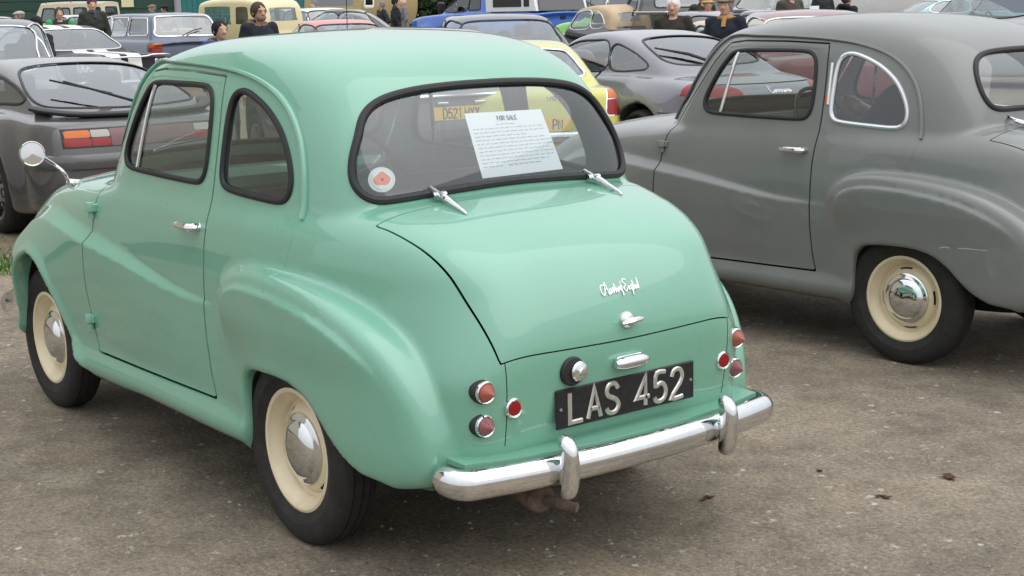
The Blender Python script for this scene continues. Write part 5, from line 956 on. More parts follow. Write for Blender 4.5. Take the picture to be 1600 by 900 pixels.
r_, L_ = building('workshop', ('teal painted workshop with a small white-framed window', 'building'), B, C_, 6.5, mat('teal_cladding', (.020, .155, .145), .6, noise=.12, nscale=1.5), 'v', .35)
wd = MB().box((L_*.80, -.06, 2.75), (2.6, .06, 1.6)).build('window', mat('window_white', (.72, .72, .70), .5), r_)
for s in (-.62, .62): MB().box((L_*.80+s, -.10, 2.78), (1.10, .02, 1.35)).build('pane', mat('dark_pane', (.03, .035, .04), .1, coat=1), wd)
r_, L_ = building('store_building', ('pale stone store wall far behind the parked trucks', 'building'), spot(1020, 92), spot(1215, 88), 4.2, mat('pale_wall', (.42, .37, .28), .85, noise=.15, nscale=2), 'v', .6)
r_, L_ = building('container', ('blue shipping container beside the white motorhome', 'container'), spot(1322, 60), spot(1425, 56), 2.6, mat('container_blue', (.02, .06, .22), .5, noise=.1), 'v', .25)
# leafy mass: clumps of small leaf faces inside an uneven crown
mat('leaf_dark', (.035, .060, .025), .7, noise=.5, nscale=2.5); mat('bark', (.09, .07, .05), .9, noise=.3, bump=.5)
def tree(pos, hgt, rad, rest, seed):
    rng = np.random.default_rng(seed); gz = ground_z(*pos); root = empty('tree', (pos[0], pos[1], gz-.05), rng.random()*6, rest); mb = MB(); th = hgt*.30
    mb.tube([(0, 0, 0), (.05, .03, th*.6), (-.05, .1, th), (0, .05, hgt*.7)], [.28, .22, .17, .05], 10)
    tips = []
    for i in range(9):
        a = i*2.4; e = np.array((math.cos(a)*rad*.75, math.sin(a)*rad*.75, hgt*(.45+.05*i))); mb.tube([(0, .05, th*.8+.1*i), e*np.array((.5, .5, 1))-np.array((0, 0, .5)), e], [.11, .07, .02], 6); tips.append(e)
    mb.build('trunk', MATS['bark'], root, smooth=True)
    cl = []
    for i in range(70):
        d = rng.normal(size=3); d /= np.linalg.norm(d); q = rng.random()**.4; cl.append(np.array((0, 0, hgt*.62))+d*q*np.array((rad, rad, hgt*.36)))
    cl += tips; V = []; n = 130
    for c in cl:
        s = rad*(.16+.16*rng.random()); P = c+rng.normal(size=(n, 3))*s*np.array((.6, .6, .5)); u = rng.normal(size=(n, 3)); u /= np.linalg.norm(u, axis=1)[:, None]; v = np.cross(u, rng.normal(size=(n, 3))); v /= np.linalg.norm(v, axis=1)[:, None]; z = .10+.09*rng.random((n, 1)); V.append(np.stack([P-u*z, P+v*z*.5, P+u*z, P-v*z*.5], 1).reshape(-1, 3))
    V = np.concatenate(V); link('crown', mesh(V, np.arange(len(V)).reshape(-1, 4), smooth=False), MATS['leaf_dark'], root)
for i, (px, d, hh, rr) in enumerate(((690, 100, 8, 4.2), (790, 104, 9, 4.6), (905, 100, 8.5, 4.4), (985, 98, 7.5, 4.0), (1240, 100, 8.5, 4.4), (1380, 96, 8, 4.4), (1520, 92, 9, 4.6), (1640, 90, 8, 4.2))):
    tree(spot(px, d), hh, rr, ('dense dark leafy tree along the far edge of the field', 'tree', 'trees along the far edge'), 40+i)
def hedge(pa, pb, hgt, rest, seed):
    rng = np.random.default_rng(seed); a, b = np.array(pa), np.array(pb); L = np.linalg.norm(b-a); n = int(L*620); t = rng.random(n); z = hgt*(.75+.25*np.sin(t*37)*np.sin(t*91+1))*rng.random(n)**.7; P = np.c_[a+(b-a)*t[:, None]+rng.normal(size=(n, 2))*.55, z+.18]
    u = rng.normal(size=(n, 3)); u /= np.linalg.norm(u, axis=1)[:, None]; v = np.cross(u, rng.normal(size=(n, 3))); v /= np.linalg.norm(v, axis=1)[:, None]; s = .14+.14*rng.random((n, 1)); V = np.stack([P-u*s, P+v*s*.6, P+u*s, P-v*s*.6], 1).reshape(-1, 3)
    tag(link('hedge', mesh(V, np.arange(len(V)).reshape(-1, 4), smooth=False), MATS['leaf_dark']), *rest)
hedge(spot(560, 112), spot(1050, 112), 5.0, ('long dark field hedge behind the blue pickup', 'hedge'), 5); hedge(spot(1050, 112), spot(1750, 104), 5.0, ('long dark field hedge behind the white motorhome', 'hedge'), 6)
def ground_mat():
    m = bpy.data.materials.new('weathered_concrete'); m.use_nodes = True; t = m.node_tree; b = t.nodes['Principled BSDF']; N = t.nodes.new; Lk = t.links.new
    tc = N('ShaderNodeTexCoord'); co = tc.outputs['Object']
    def noise(sc, det=6, ro=.6, dist=0.): n = N('ShaderNodeTexNoise'); n.inputs['Scale'].default_value = sc; n.inputs['Detail'].default_value = det; n.inputs['Roughness'].default_value = ro; n.inputs['Distortion'].default_value = dist; Lk(co, n.inputs['Vector']); return n.outputs['Fac']
    def ramp(fac, stops): r = N('ShaderNodeValToRGB'); e = r.color_ramp.elements; e[0].position, e[0].color = stops[0][0], (*stops[0][1], 1); e[1].position, e[1].color = stops[-1][0], (*stops[-1][1], 1); [setattr(e.new(p), 'color', (*c, 1)) for p, c in stops[1:-1]]; Lk(fac, r.inputs[0]); return r.outputs[0]
    def mix(f, a, c, mode='MIX'): x = N('ShaderNodeMix'); x.data_type = 'RGBA'; x.blend_type = mode; (Lk(f, x.inputs[0]) if not isinstance(f, float) else setattr(x.inputs[0], 'default_value', f)); Lk(a, x.inputs[6]); (Lk(c, x.inputs[7]) if not isinstance(c, tuple) else setattr(x.inputs[7], 'default_value', (*c, 1))); return x.outputs[2]
    base = ramp(noise(.55, 7, .62, .4), [(.28, (.190, .160, .124)), (.48, (.246, .208, .162)), (.62, (.268, .226, .174)), (.78, (.310, .272, .220))])
    base = mix(ramp(noise(.9, 5, .6, .8), [(.52, (0, 0, 0)), (.72, (.55, .55, .55))]), base, (.270, .205, .135))
    damp = ramp(noise(.75, 5, .55, .9), [(.38, (.78, .78, .79)), (.50, (.97, .97, .97)), (.62, (1.06, 1.06, 1.06))]); base = mix(1.0, base, damp, 'MULTIPLY'); st = ramp(noise(2.6, 7, .65, .6), [(.36, (.82, .82, .83)), (.50, (1, 1, 1))]); base = mix(1.0, base, st, 'MULTIPLY')
    fine = ramp(noise(60, 9, .82), [(.33, (.38, .37, .37)), (.5, (.98, .98, .97)), (.66, (1.6, 1.58, 1.52))]); base = mix(1.0, base, fine, 'MULTIPLY')
    mid = ramp(noise(7, 8, .7, .3), [(.34, (.72, .72, .72)), (.52, (1, .99, .98)), (.70, (1.18, 1.17, 1.14))]); base = mix(1.0, base, mid, 'MULTIPLY')
    blot = ramp(noise(18, 6, .7, .5), [(.62, (0, 0, 0)), (.69, (.55, .55, .55))]); base = mix(blot, base, (.055, .048, .040))
    v = N('ShaderNodeTexVoronoi'); v.inputs['Scale'].default_value = 13; Lk(co, v.inputs['Vector']); lich = ramp(v.outputs['Distance'], [(.13, (1, 1, 1)), (.22, (0, 0, 0))]); gate = ramp(noise(3.2, 5, .6), [(.49, (0, 0, 0)), (.58, (1, 1, 1))]); lg = N('ShaderNodeMix'); lg.data_type = 'RGBA'; lg.blend_type = 'MULTIPLY'; lg.inputs[0].default_value = 1; Lk(lich, lg.inputs[6]); Lk(gate, lg.inputs[7]); rag = ramp(noise(60, 4, .7), [(.42, (0, 0, 0)), (.55, (1, 1, 1))]); base = mix(mix(1., lg.outputs[2], rag, 'MULTIPLY'), base, (.52, .50, .44))
    v2 = N('ShaderNodeTexVoronoi'); v2.inputs['Scale'].default_value = 55; Lk(co, v2.inputs['Vector']); sp = ramp(v2.outputs['Distance'], [(.14, (1, 1, 1)), (.22, (0, 0, 0))]); g2 = ramp(noise(22, 3, .6), [(.50, (0, 0, 0)), (.58, (.9, .9, .9))]); base = mix(mix(1., sp, g2, 'MULTIPLY'), base, (.42, .39, .33))
    Lk(base, b.inputs['Base Color']); b.inputs['Roughness'].default_value = .88; b.inputs['Specular IOR Level'].default_value = .3
    bp = N('ShaderNodeBump'); bp.inputs['Strength'].default_value = .55; bp.inputs['Distance'].default_value = .012; ad = N('ShaderNodeMath'); ad.operation = 'ADD'; Lk(noise(55, 8, .75), ad.inputs[0]); Lk(noise(9, 6, .6), ad.inputs[1]); Lk(ad.outputs[0], bp.inputs['Height']); Lk(bp.outputs[0], b.inputs['Normal'])
    return m
rs = np.concatenate([np.linspace(0, 9, 10), np.linspace(9.5, 30, 42), [34, 40, 50, 65, 90, 140, 250, 500, 900]]); th = np.linspace(0, 2*math.pi, 97)[:-1]
V = [(CAM['pos'][0], CAM['pos'][1], 0.)]+[(CAM['pos'][0]+r*math.cos(t), CAM['pos'][1]+r*math.sin(t), float(_gr(r))) for r in rs[1:] for t in th]; n = len(th)
F = [(0, 1+j, 1+(j+1) % n) for j in range(n)]+[(1+i*n+j, 1+(i+1)*n+j, 1+(i+1)*n+(j+1) % n, 1+i*n+(j+1) % n) for i in range(len(rs)-2) for j in range(n)]
tag(link('ground', mesh(V, F), ground_mat()), kind='structure')
# loose grit near the cars and grass by the coupe
rng = np.random.default_rng(3); V = []; F = []
for i in range(4800):
    a = rng.normal(scale=.35)+CAM['yaw']; d = 3.2+9*rng.random()**1.3; x, y = CAM['pos'][0]+d*math.cos(a), CAM['pos'][1]+d*math.sin(a); s = .003+.009*rng.random()**4; o = len(V); q = rng.random(4)*.5+.7; ph = rng.random()*6; z = float(_gr(d))
    V += [(x+s*q[k]*math.cos(ph+k*1.571), y+s*q[k]*math.sin(ph+k*1.571), z-.001) for k in range(4)]+[(x, y, z+s*.55)]; F += [(o, o+1, o+4), (o+1, o+2, o+4), (o+2, o+3, o+4), (o+3, o, o+4)]
tag(link('grit', mesh(V, F, smooth=False), mat('grit_stone', (.29, .265, .22), .9, noise=.5, nscale=60)), 'scattered pale grit and stone chips on the concrete apron', 'grit', kind='stuff')
V = []; F = []; gx, gy = on_ground(2, 402)
for i in range(5200):
    x = gx+rng.normal()*.22+rng.uniform(-.3, 1.6); y = gy+rng.normal()*.16+.45+rng.uniform(-.35, .35); hgt = .03+.06*rng.random(); a = rng.random()*6.28; b = rng.normal(size=2)*.03; o = len(V); wd_ = .006; z = float(_gr(math.hypot(x-CAM['pos'][0], y-CAM['pos'][1])))
    V += [(x-wd_*math.cos(a), y-wd_*math.sin(a), z-.002), (x+wd_*math.cos(a), y+wd_*math.sin(a), z-.002), (x+b[0], y+b[1], z+hgt)]; F.append((o, o+1, o+2))
tag(link('grass', mesh(V, F, smooth=False), mat('grass_blade', (.055, .150, .016), .7, noise=.3)), 'strip of short grass at the edge of the concrete', 'grass', kind='stuff')
for i, (px, py, s) in enumerate(((1108, 779, .020), (1100, 782, .016), (1483, 748, .034), (1384, 779, .020), (1372, 777, .016), (1280, 737, .014))):
    x, y = on_ground(px, py); z = ground_z(x, y); mb = MB(); k = rng.random()*6; P = [(-1, 0, .1), (-.4, .42, .32), (.2, .5, .12), (1, .06, .35), (.3, -.45, .08), (-.5, -.36, .30)]
    V = [(x+s*(p[0]*math.cos(k)-p[1]*math.sin(k)), y+s*(p[0]*math.sin(k)+p[1]*math.cos(k)), z+s*p[2]+.002) for p in P]+[(x, y, z+.001)]; V2 = [(a, b, c+.0015) for a, b, c in V]; q = [(j, (j+1) % 6, 6) for j in range(6)]
    mb.add(V, [f[::-1] for f in q]).add(V2, q); tag(mb.build('dead_leaf', mat('dead_leaf', (.085, .04, .018), .8)), 'small curled brown dead leaf lying on the bare concrete', 'leaf', 'dead leaves on the concrete')

# boarded barn off to the left, ahead of the green saloon: what its flank and door glass mirror
r_, L_ = building('barn', ('cream boarded barn with olive doors, mirrored in the mint saloon door window', 'building'), (46, 12.5), (6.5, 8.0), 5.0, mat('barn_cream', (.46, .43, .36), .8, noise=.1), 'h', .30)
for x in np.arange(2, L_-4, 5.2): MB().box((x+2.0, -.09, 1.25), (3.9, .06, 2.5), 0, .01).build('barn_door', mat('barn_olive', (.22, .20, .12), .7, noise=.15), r_)
# ------------------------------------------------------------------ small things on the two saloons
def ray_hit(px, py, loc=(0, 0), rz=0., f=a30_body, t0=2.0, t1=14.):      # first touch of a pixel's ray with a saloon, in that car's frame
    o, d = ray(px, py); c, s = math.cos(-rz), math.sin(-rz); o = o-np.array((loc[0], loc[1], 0)); M = np.array([[c, -s, 0], [s, c, 0], [0, 0, 1]]); o = M@o; d = M@d
    T = np.linspace(t0, t1, 1600); P = o+T[:, None]*d; v = f(P[:, 0], P[:, 1], P[:, 2]); i = int(np.argmax(v < 0)); a, b = T[i-1], T[i]
    for _ in range(18):
        m = .5*(a+b); q = o+m*d
        if f(*[np.array([k]) for k in q])[0] < 0: b = m
        else: a = m
    q = o+b*d; n = grad(f, q[None], .008)[0]; return q, n/np.linalg.norm(n)
def patch_on(nm, m, parent, quad, nu, nv, inset, loc=(0, 0), rz=0., mask=None):    # a sheet lying against the pane, corners given by where they show
    (a, b, c, d) = [np.array(q, float) for q in quad]; V = []
    for j in range(nv+1):
        for i in range(nu+1):
            u, v = i/nu, j/nv; p = (a*(1-u)+b*u)*(1-v)+(d*(1-u)+c*u)*v; q, n = ray_hit(p[0], p[1], loc, rz); V.append(q-inset*n)
    F = [(j*(nu+1)+i, j*(nu+1)+i+1, (j+1)*(nu+1)+i+1, (j+1)*(nu+1)+i) for j in range(nv) for i in range(nu)]
    return V, F
RW = (728, 175), (848, 168), (883, 263), (757, 278)
V, F = patch_on('sheet', None, None, RW, 8, 8, .010); G9 = np.array(V).reshape(9, 9, 3)
def sheet_pt(u, v, lift):
    u = min(max(u, 0), .9999)*8; v = min(max(v, 0), .9999)*8; i, j = int(u), int(v); a, b = u-i, v-j
    p = (G9[j, i]*(1-a)+G9[j, i+1]*a)*(1-b)+(G9[j+1, i]*(1-a)+G9[j+1, i+1]*a)*b; n = np.cross(G9[j, i+1]-G9[j, i], G9[j+1, i]-G9[j, i]); n /= np.linalg.norm(n); n = n if n[0] < 0 else -n; return p+n*lift
mb = MB(); Vb = [tuple(p-np.array((-.0015, 0, .0005))) for p in V]; mb.add(V, F)
note = tag(mb.build('for_sale_sheet', MATS['paper'], None, smooth=True), 'white printed for-sale sheet leaning inside the mint saloon rear window', 'paper')
def on_sheet(p, d): return sheet_pt(p[0], p[1], .0012+d*.2)
def sheet_text(txt, u0, u1, v, hgt, wdt):
    mbt = MB(); ws = [.3 if ch == ' ' else max(p[0] for s in GLYPH[ch] for p in s) for ch in txt]; tot = sum(w_+.2 for w_ in ws); k = (u1-u0)/tot; x = 0
    for ch, w_ in zip(txt, ws):
        if ch != ' ':
            for s in GLYPH[ch]: stroke(mbt, [(u0+(x+a)*k, v+hgt*(1-b)) for a, b in s], wdt, .0008, on_sheet)
        x += w_+.2
    mbt.build('heading', MATS['ink'], note)
sheet_text('FOR SALE', .40, .66, .075, .065, .011)
rng = np.random.default_rng(8)
for ln, (u0, u1) in enumerate([(.36, .60), (.05, .93), (.05, .93), (.05, .70), (.05, .93), (.05, .95), (.05, .94), (.05, .92), (.05, .95), (.05, .94), (.05, .90), (.05, .28), (.36, .72)]):
    v = .20+.058*min(ln, 11); mbt = MB(); x = u0
    while x < u1:            # words too small to read: short rows of type
        w_ = rng.uniform(.02, .075); n = max(2, int(w_/.012)); stroke(mbt, [(x+w_*q/n, v+rng.uniform(-.005, .005)) for q in range(n+1)], .010 if ln < 12 else .014, .0006, on_sheet); x += w_+.018
    mbt.build('text_line', mat('faint_ink', (.42, .44, .50), .8), note)
# round poppy sticker inside the glass
def disc_on(nm, m, parent, cx, cy, prof, inset, n=28):
    V = [ray_hit(cx, cy)]; V = [V[0][0]-inset*V[0][1]]; F = []
    for i in range(n):
        a = 2*math.pi*i/n; r = prof(a); q, nn = ray_hit(cx+r[0]*math.cos(a), cy+r[1]*math.sin(a)); V.append(q-inset*nn); F.append((0, 1+i, 1+(i+1) % n))
    return link(nm, mesh(V, F), m, parent)
stk = disc_on('round_sticker', mat('sticker_white', (.62, .70, .70), .5), None, 597, 280, lambda a: (22, 20), .007); tag(stk, 'round pale sticker with a red poppy in the mint saloon rear window corner', 'sticker')
disc_on('sticker_face', mat('sticker_inner', (.70, .76, .76), .5), stk, 597.5, 280, lambda a: (16.5, 15), .0062)
disc_on('poppy', MATS['poppy'], stk, 597.5, 279.5, lambda a: (12.5+1.6*math.cos(2*a+.6), 10.5+1.8*math.sin(3*a)), .0055); disc_on('poppy_centre', MATS['black_plastic'], stk, 598, 280, lambda a: (2.4, 2.2), .0048, 10)
# wing mirror on the green car
xm_, ym_ = 1.80, .560; a_, b_ = 1.2, .5
for _ in range(24):
    m_ = .5*(a_+b_)
    if a30_body(np.array([xm_]), np.array([ym_]), np.array([m_]))[0] > 0: a_ = m_
    else: b_ = m_
q = np.array((xm_, ym_, .5*(a_+b_))); c = q+np.array((.02, .135, .135))
mr = empty('wing_mirror', tuple(q)); mr.parent = green_car; lo = lambda p: tuple(np.array(p)-q)
MB().tube(catmull([lo(q-np.array((0, 0, .01))), lo(q+np.array((.01, .02, .05))), lo(q+np.array((.025, .05, .085))), lo(c+np.array((.02, -.02, 0)))], 5, False), .0065, 8).tube([lo(q-np.array((.02, .03, -.012))), lo(q+np.array((.03, .0, .014)))], .014, 10).build('mirror_arm', MATS['chrome'], mr, smooth=True)
Mm = MB().lathe([(.001, .027), (.030, .023), (.044, .011), (.048, 0), (.045, -.005), (.042, -.004)], (0, 0, 0), 'x', 28); vd = np.array(CAM['pos'])-c; az = math.atan2(-vd[1], -vd[0])*.75
Mm.build('mirror_shell', MATS['chrome'], mr, smooth=True, loc=lo(c), rot=(0, .05, az)); MB().lathe([(.0425, -.0035), (.0005, -.0040)], (0, 0, 0), 'x', 28).build('mirror_glass', mat('mirror_silver', (.85, .86, .86), .02, 1.), mr, smooth=True, loc=lo(c), rot=(0, .05, az))
MB().tube([(1.40, .50, 1.005), (1.44, .50, 1.03)], [.016, .012], 10).tube([(1.43, .50, 1.03), (1.42, .30, 1.07), (1.41, .10, 1.09)], .005, 6).build('wiper', MATS['chrome'], green_car, smooth=True)
# grey car: signal arms, scratches
for s in (1, -1):
    v, fc = strip_on_side(a30_body, [(.428, 1.095), (.430, 1.18), (.434, 1.275)], ellsec(.0085, .005, 8, .001), s); MB().add(v, fc).build('signal_arm', MATS['chrome'], grey_car, smooth=True)
    v, fc = strip_on_side(a30_body, [(.434, 1.10), (.436, 1.13)], ellsec(.005, .004, 8, .004), s); MB().add(v, fc).build('signal_lens', MATS['amber'], grey_car, smooth=True)
for L_ in ([(1468, 388), (1476, 386), (1484, 388)], [(1497, 388), (1515, 389), (1542, 392)]):
    P = [ray_hit(a, b, (.2273, -3.0477), .0672) for a, b in L_]; v, fc = sweep(catmull([p for p, _ in P], 4, False), np.tile(P[1][1], (4*(len(P)-1)+1, 1)), ellsec(.0015, .0004, 6), False); MB().add(v, fc).build('scratch', mat('bare_filler', (.50, .49, .45), .7), grey_car)
# ------------------------------------------------------------------ people
def capsule(a, b, r1, r2=None):
    a, b = np.array(a, float), np.array(b, float); r2 = r1 if r2 is None else r2; d = b-a; L2 = d@d+1e-9
    def f(x, y, z): t = np.clip(((x-a[0])*d[0]+(y-a[1])*d[1]+(z-a[2])*d[2])/L2, 0, 1); return np.sqrt((x-a[0]-t*d[0])**2+(y-a[1]-t*d[1])**2+(z-a[2]-t*d[2])**2)-(r1+(r2-r1)*t)
    return f
def ell(c, r):
    def f(x, y, z): k = np.sqrt(((x-c[0])/r[0])**2+((y-c[1])/r[1])**2+((z-c[2])/r[2])**2); return (k-1)*min(r)
    return f
def blend(fs, k):
    def f(x, y, z):
        v = fs[0](x, y, z)
        for g in fs[1:]: v = smin(v, g(x, y, z), k)
        return v
    return f
# skeletons face +x; a grown figure 1.75 m tall
STAND = dict(hip=(0, .09, .92), knee=(.03, .11, .50), ankle=(-.01, .12, .085), sh=(0, .185, 1.43), el=(-.03, .27, 1.14), wr=(.08, .25, .90), hand=(.12, .235, .80))
POCKET = dict(hip=(0, .09, .92), knee=(.03, .10, .50), ankle=(0, .12, .085), sh=(0, .185, 1.43), el=(-.10, .30, 1.17), wr=(.10, .21, 1.00), hand=(.17, .16, .96))
HOLD = dict(hip=(0, .09, .92), knee=(.03, .10, .50), ankle=(0, .12, .085), sh=(0, .185, 1.43), el=(-.02, .27, 1.16), wr=(.20, .15, 1.17), hand=(.29, .10, 1.20))
SIT = dict(hip=(0, .10, .56), knee=(.42, .14, .58), ankle=(.50, .14, .22), sh=(-.05, .185, 1.03), el=(.10, .27, .80), wr=(.32, .20, .90), hand=(.41, .16, .95), dz=-.40, dx=-.04)
PB = {}
def person_meshes(key, S):
    dz, dx = S.get('dz', 0.), S.get('dx', 0.); m = lambda p, s: (p[0], s*p[1], p[2]); hd = lambda x, y, z: (x+dx, y, z+dz)
    head = [ell(hd(.015, 0, 1.635), (.098, .076, .115)), capsule(hd(.04, 0, 1.575), hd(.055, 0, 1.56), .055, .042), capsule(hd(.095, 0, 1.645), hd(.118, 0, 1.605), .011, .017), ell(hd(-.02, 0, 1.655), (.095, .079, .095)), capsule(hd(.085, -.03, 1.663), hd(.085, .03, 1.663), .016)]+[ell(hd(0, s*.079, 1.625), (.022, .012, .032)) for s in (1, -1)]
    neck = [capsule(hd(-.015, 0, 1.42), hd(0, 0, 1.56), .062, .055)]
    tor = [ell(hd(0, 0, 1.28), (.115, .175, .22)), ell((S['hip'][0], 0, S['hip'][2]+.05), (.115, .165, .15)), capsule((S['hip'][0], 0, S['hip'][2]+.1), hd(0, 0, 1.3), .115, .12)]
    def arm(s, g=0.): return [capsule(m(S['sh'], s), m(S['el'], s), .052+g, .042+g), capsule(m(S['el'], s), m(S['wr'], s), .042+g, .030+g)]
    def hand(s):
        w_, h_ = np.array(m(S['wr'], s)), np.array(m(S['hand'], s)); d = h_-w_; d /= np.linalg.norm(d); lat = np.cross(d, (0, s*1., 0)); lat /= np.linalg.norm(lat)+1e-9; out = [capsule(w_, h_, .030, .036)]
        for i, (o, L) in enumerate(((-.030, .075), (-.010, .088), (.010, .082), (.029, .065))): k = h_+lat*o+d*.025; e = k+d*L*.55; out += [capsule(k, e, .011, .010), capsule(e, e+d*L*.4-np.array((0, s*.02, 0)), .010, .008)]
        t0 = w_+d*.04+lat*.03; out += [capsule(t0, t0+d*.045+lat*.03, .013, .011), capsule(t0+d*.045+lat*.03, t0+d*.08+lat*.032, .011, .009)]; return out
    def leg(s, g=0.): return [capsule(m(S['hip'], s), m(S['knee'], s), .085+g, .058+g), capsule(m(S['knee'], s), m(S['ankle'], s), .056+g, .042+g)]
    foot = lambda s, g=0.: [capsule(np.array(m(S['ankle'], s))+np.array((-.03, 0, -.035)), np.array(m(S['ankle'], s))+np.array((.16, s*.02, -.045)), .042+g, .034+g)]
    fb = blend(tor+neck+head+arm(1)+arm(-1)+hand(1)+hand(-1)+leg(1)+leg(-1)+foot(1)+foot(-1), .022)
    zmin, zmax = S['ankle'][2]-.14, 1.80+dz; x1 = max(S['hand'][0], S['knee'][0], .2)+.25
    coat = blend([ell(hd(0, 0, 1.27), (.150, .215, .235)), capsule((S['hip'][0], 0, S['hip'][2]-.02), hd(0, 0, 1.3), .165, .15), capsule((S['hip'][0], .05, S['hip'][2]), (S['hip'][0], -.05, S['hip'][2]), .155), capsule(hd(-.02, 0, 1.44), hd(-.005, 0, 1.485), .088, .078), capsule(hd(0, .17, 1.43), hd(0, -.17, 1.43), .068)]+arm(1, .027)+arm(-1, .027), .04)
    def coat_f(x, y, z):
        v = coat(x, y, z); v = np.maximum(v, -(ell(hd(.05, 0, 1.51), (.085, .068, .06))(x, y, z)))
        for s in (1, -1):       # sleeves stop at the wrist
            w_, h_ = np.array(m(S['wr'], s)), np.array(m(S['hand'], s)); d = (h_-w_)/np.linalg.norm(h_-w_); pl = (x-w_[0])*d[0]+(y-w_[1])*d[1]+(z-w_[2])*d[2]; near = np.sqrt((x-w_[0])**2+(y-w_[1])**2+(z-w_[2])**2)-.16; v = np.maximum(v, np.minimum(pl, -near))
        return v+.006*np.sin(z*38+3*y)*np.sin(y*21+x*17)
    tr = blend(leg(1, .018)+leg(-1, .018)+[capsule((S['hip'][0], .06, S['hip'][2]+.02), (S['hip'][0], -.06, S['hip'][2]+.02), .115)], .03)
    sh = {s: blend(foot(s, .010), .02) for s in (1, -1)}
    hair = lambda x, y, z: np.maximum(np.maximum(ell(hd(-.008, 0, 1.653), (.1145, .094, .112))(x, y, z), -ell(hd(.125, 0, 1.585), (.105, .078, .105))(x, y, z)), 1.545+dz-z)+.003*np.sin(x*120+z*30)*np.sin(y*110+z*70)
    hood = lambda x, y, z: np.sqrt((np.sqrt((x-hd(-.045, 0, 0)[0])**2+y*y)-.10)**2+(z-1.485-dz+.25*(x+.05))**2)-.040+.007*np.sin(x*120)*np.sin(y*110)*np.sin(z*130)
    cap_ = lambda x, y, z: np.minimum(np.maximum(ell(hd(.0, 0, 1.70), (.128, .108, .062))(x, y, z), 1.675+dz-z), np.maximum(ell(hd(.085, 0, 1.690), (.085, .075, .022))(x, y, z), hd(.04, 0, 0)[0]-x))
    bean = lambda x, y, z: np.maximum(ell(hd(-.012, 0, 1.665), (.116, .093, .115))(x, y, z), 1.665+dz-.28*(x+.02)-z)
    brim = lambda x, y, z: np.minimum(np.maximum(ell(hd(0, 0, 1.69), (.112, .092, .10))(x, y, z), 1.68+dz-z), ell(hd(0, 0, 1.682), (.165, .150, .018))(x, y, z))
    scarf = lambda x, y, z: np.minimum(np.sqrt((np.sqrt((x-hd(-.005, 0, 0)[0])**2+y*y)-.078)**2+(z-1.49-dz)**2)-.030, capsule(hd(.115, .02, 1.47), hd(.165, .015, 1.30), .030, .024)(x, y, z))
    B = ((-.30, -.45, zmin), (x1, .45, zmax)); Hb = (hd(-.22, -.22, 1.38), hd(.26, .22, 1.82)); out = {}
    for nm, f, b, h in (('body', fb, B, .0145), ('coat', coat_f, B, .020), ('trousers', tr, B, .022), ('shoe1', sh[1], B, .02), ('shoe2', sh[-1], B, .02), ('hair', hair, Hb, .010), ('fur_hood', hood, Hb, .011), ('flat_cap', cap_, Hb, .011), ('beanie', bean, Hb, .012), ('brimmed_hat', brim, Hb, .011), ('scarf', scarf, Hb, .011)):
        if 'shoe' in nm: yy = (.03, .3) if nm == 'shoe1' else (-.3, -.03); b = ((-.2, yy[0], zmin), (x1, yy[1], zmin+.32))
        V, N, F = surface(f, b[0], b[1], h, it=2); out[nm] = (V, N, F)
    out['eyes'] = [hd(.098, s*.032, 1.643) for s in (1, -1)]; out['mouth'] = hd(.100, 0, 1.565)
    return out
SKIN = mat('skin', (.58, .35, .26), .5, noise=.08, nscale=20)
def cloth(nm, col): return mat('cloth_'+nm, col, .85, noise=.18, nscale=9, bump=.25, bscale=35)
def person(label, pos, face, tall, coat, wear=(), pose='S', trous=(.03, .035, .05), group='people walking between the parked cars', skin=SKIN, lean=0., z=None):
    S = dict(S=STAND, P=POCKET, H=HOLD, D=SIT)[pose]
    if pose not in PB: PB[pose] = {'raw': person_meshes(pose, S)}
    C = PB[pose]
    def put(nm, key, m, parent):
        if key not in C: C[key] = sheet(C['raw'][key]); C[key].materials.append(None)
        o = bpy.data.objects.new(nm, C[key]); COL.objects.link(o); o.parent = parent; o.material_slots[0].link = 'OBJECT'; o.material_slots[0].material = m; return o
    b = put('person', 'body', skin, None); k = tall/1.75; b.scale = (k, k, k); b.location = (pos[0], pos[1], (ground_z(*pos) if z is None else z)); b.rotation_euler = (0, lean, face); b.rotation_mode = 'XYZ'
    tag(b, label, 'person', group)
    put('coat', 'coat', coat, b); put('trousers', 'trousers', cloth('t%.2f%.2f' % trous[:2], trous), b)
    for q in ('shoe1', 'shoe2'): put('shoe', q, MATS['black_plastic'], b)
    for nm, m in wear: put({'flat_cap': 'flat_cap', 'hair': 'hair'}.get(nm, nm), nm, m, b)
    for e in C['raw']['eyes']: MB().lathe([(.0005, .008), (.008, .004), (.009, 0), (.0005, -.006)], e, 'x', 8).build('eye', MATS['black_plastic'], b)
    mo = C['raw']['mouth']; MB().tube([(mo[0]-.010, -.022, mo[2]), (mo[0]-.002, 0, mo[2]-.002), (mo[0]-.010, .022, mo[2])], [.002, .0045, .002], 6).build('mouth', mat('lips', (.30, .12, .10), .6), b)
    return b
def toward(pos, da=0.): return math.atan2(CAM['pos'][1]-pos[1], CAM['pos'][0]-pos[0])+da
H_ = lambda n, c: ('hair', mat('hair_'+n, c, .8, noise=.3, nscale=40, bump=.6, bscale=120))
white_h, dark_h, brown_h, blond_h, grey_h = H_('white', (.70, .69, .66)), H_('dark', (.012, .011, .010)), H_('brown', (.07, .045, .03)), H_('blond', (.42, .28, .13)), H_('grey', (.22, .20, .18)); fur = ('fur_hood', mat('fur', (.22, .15, .08), .95, noise=.4, nscale=50, bump=1., bscale=150))
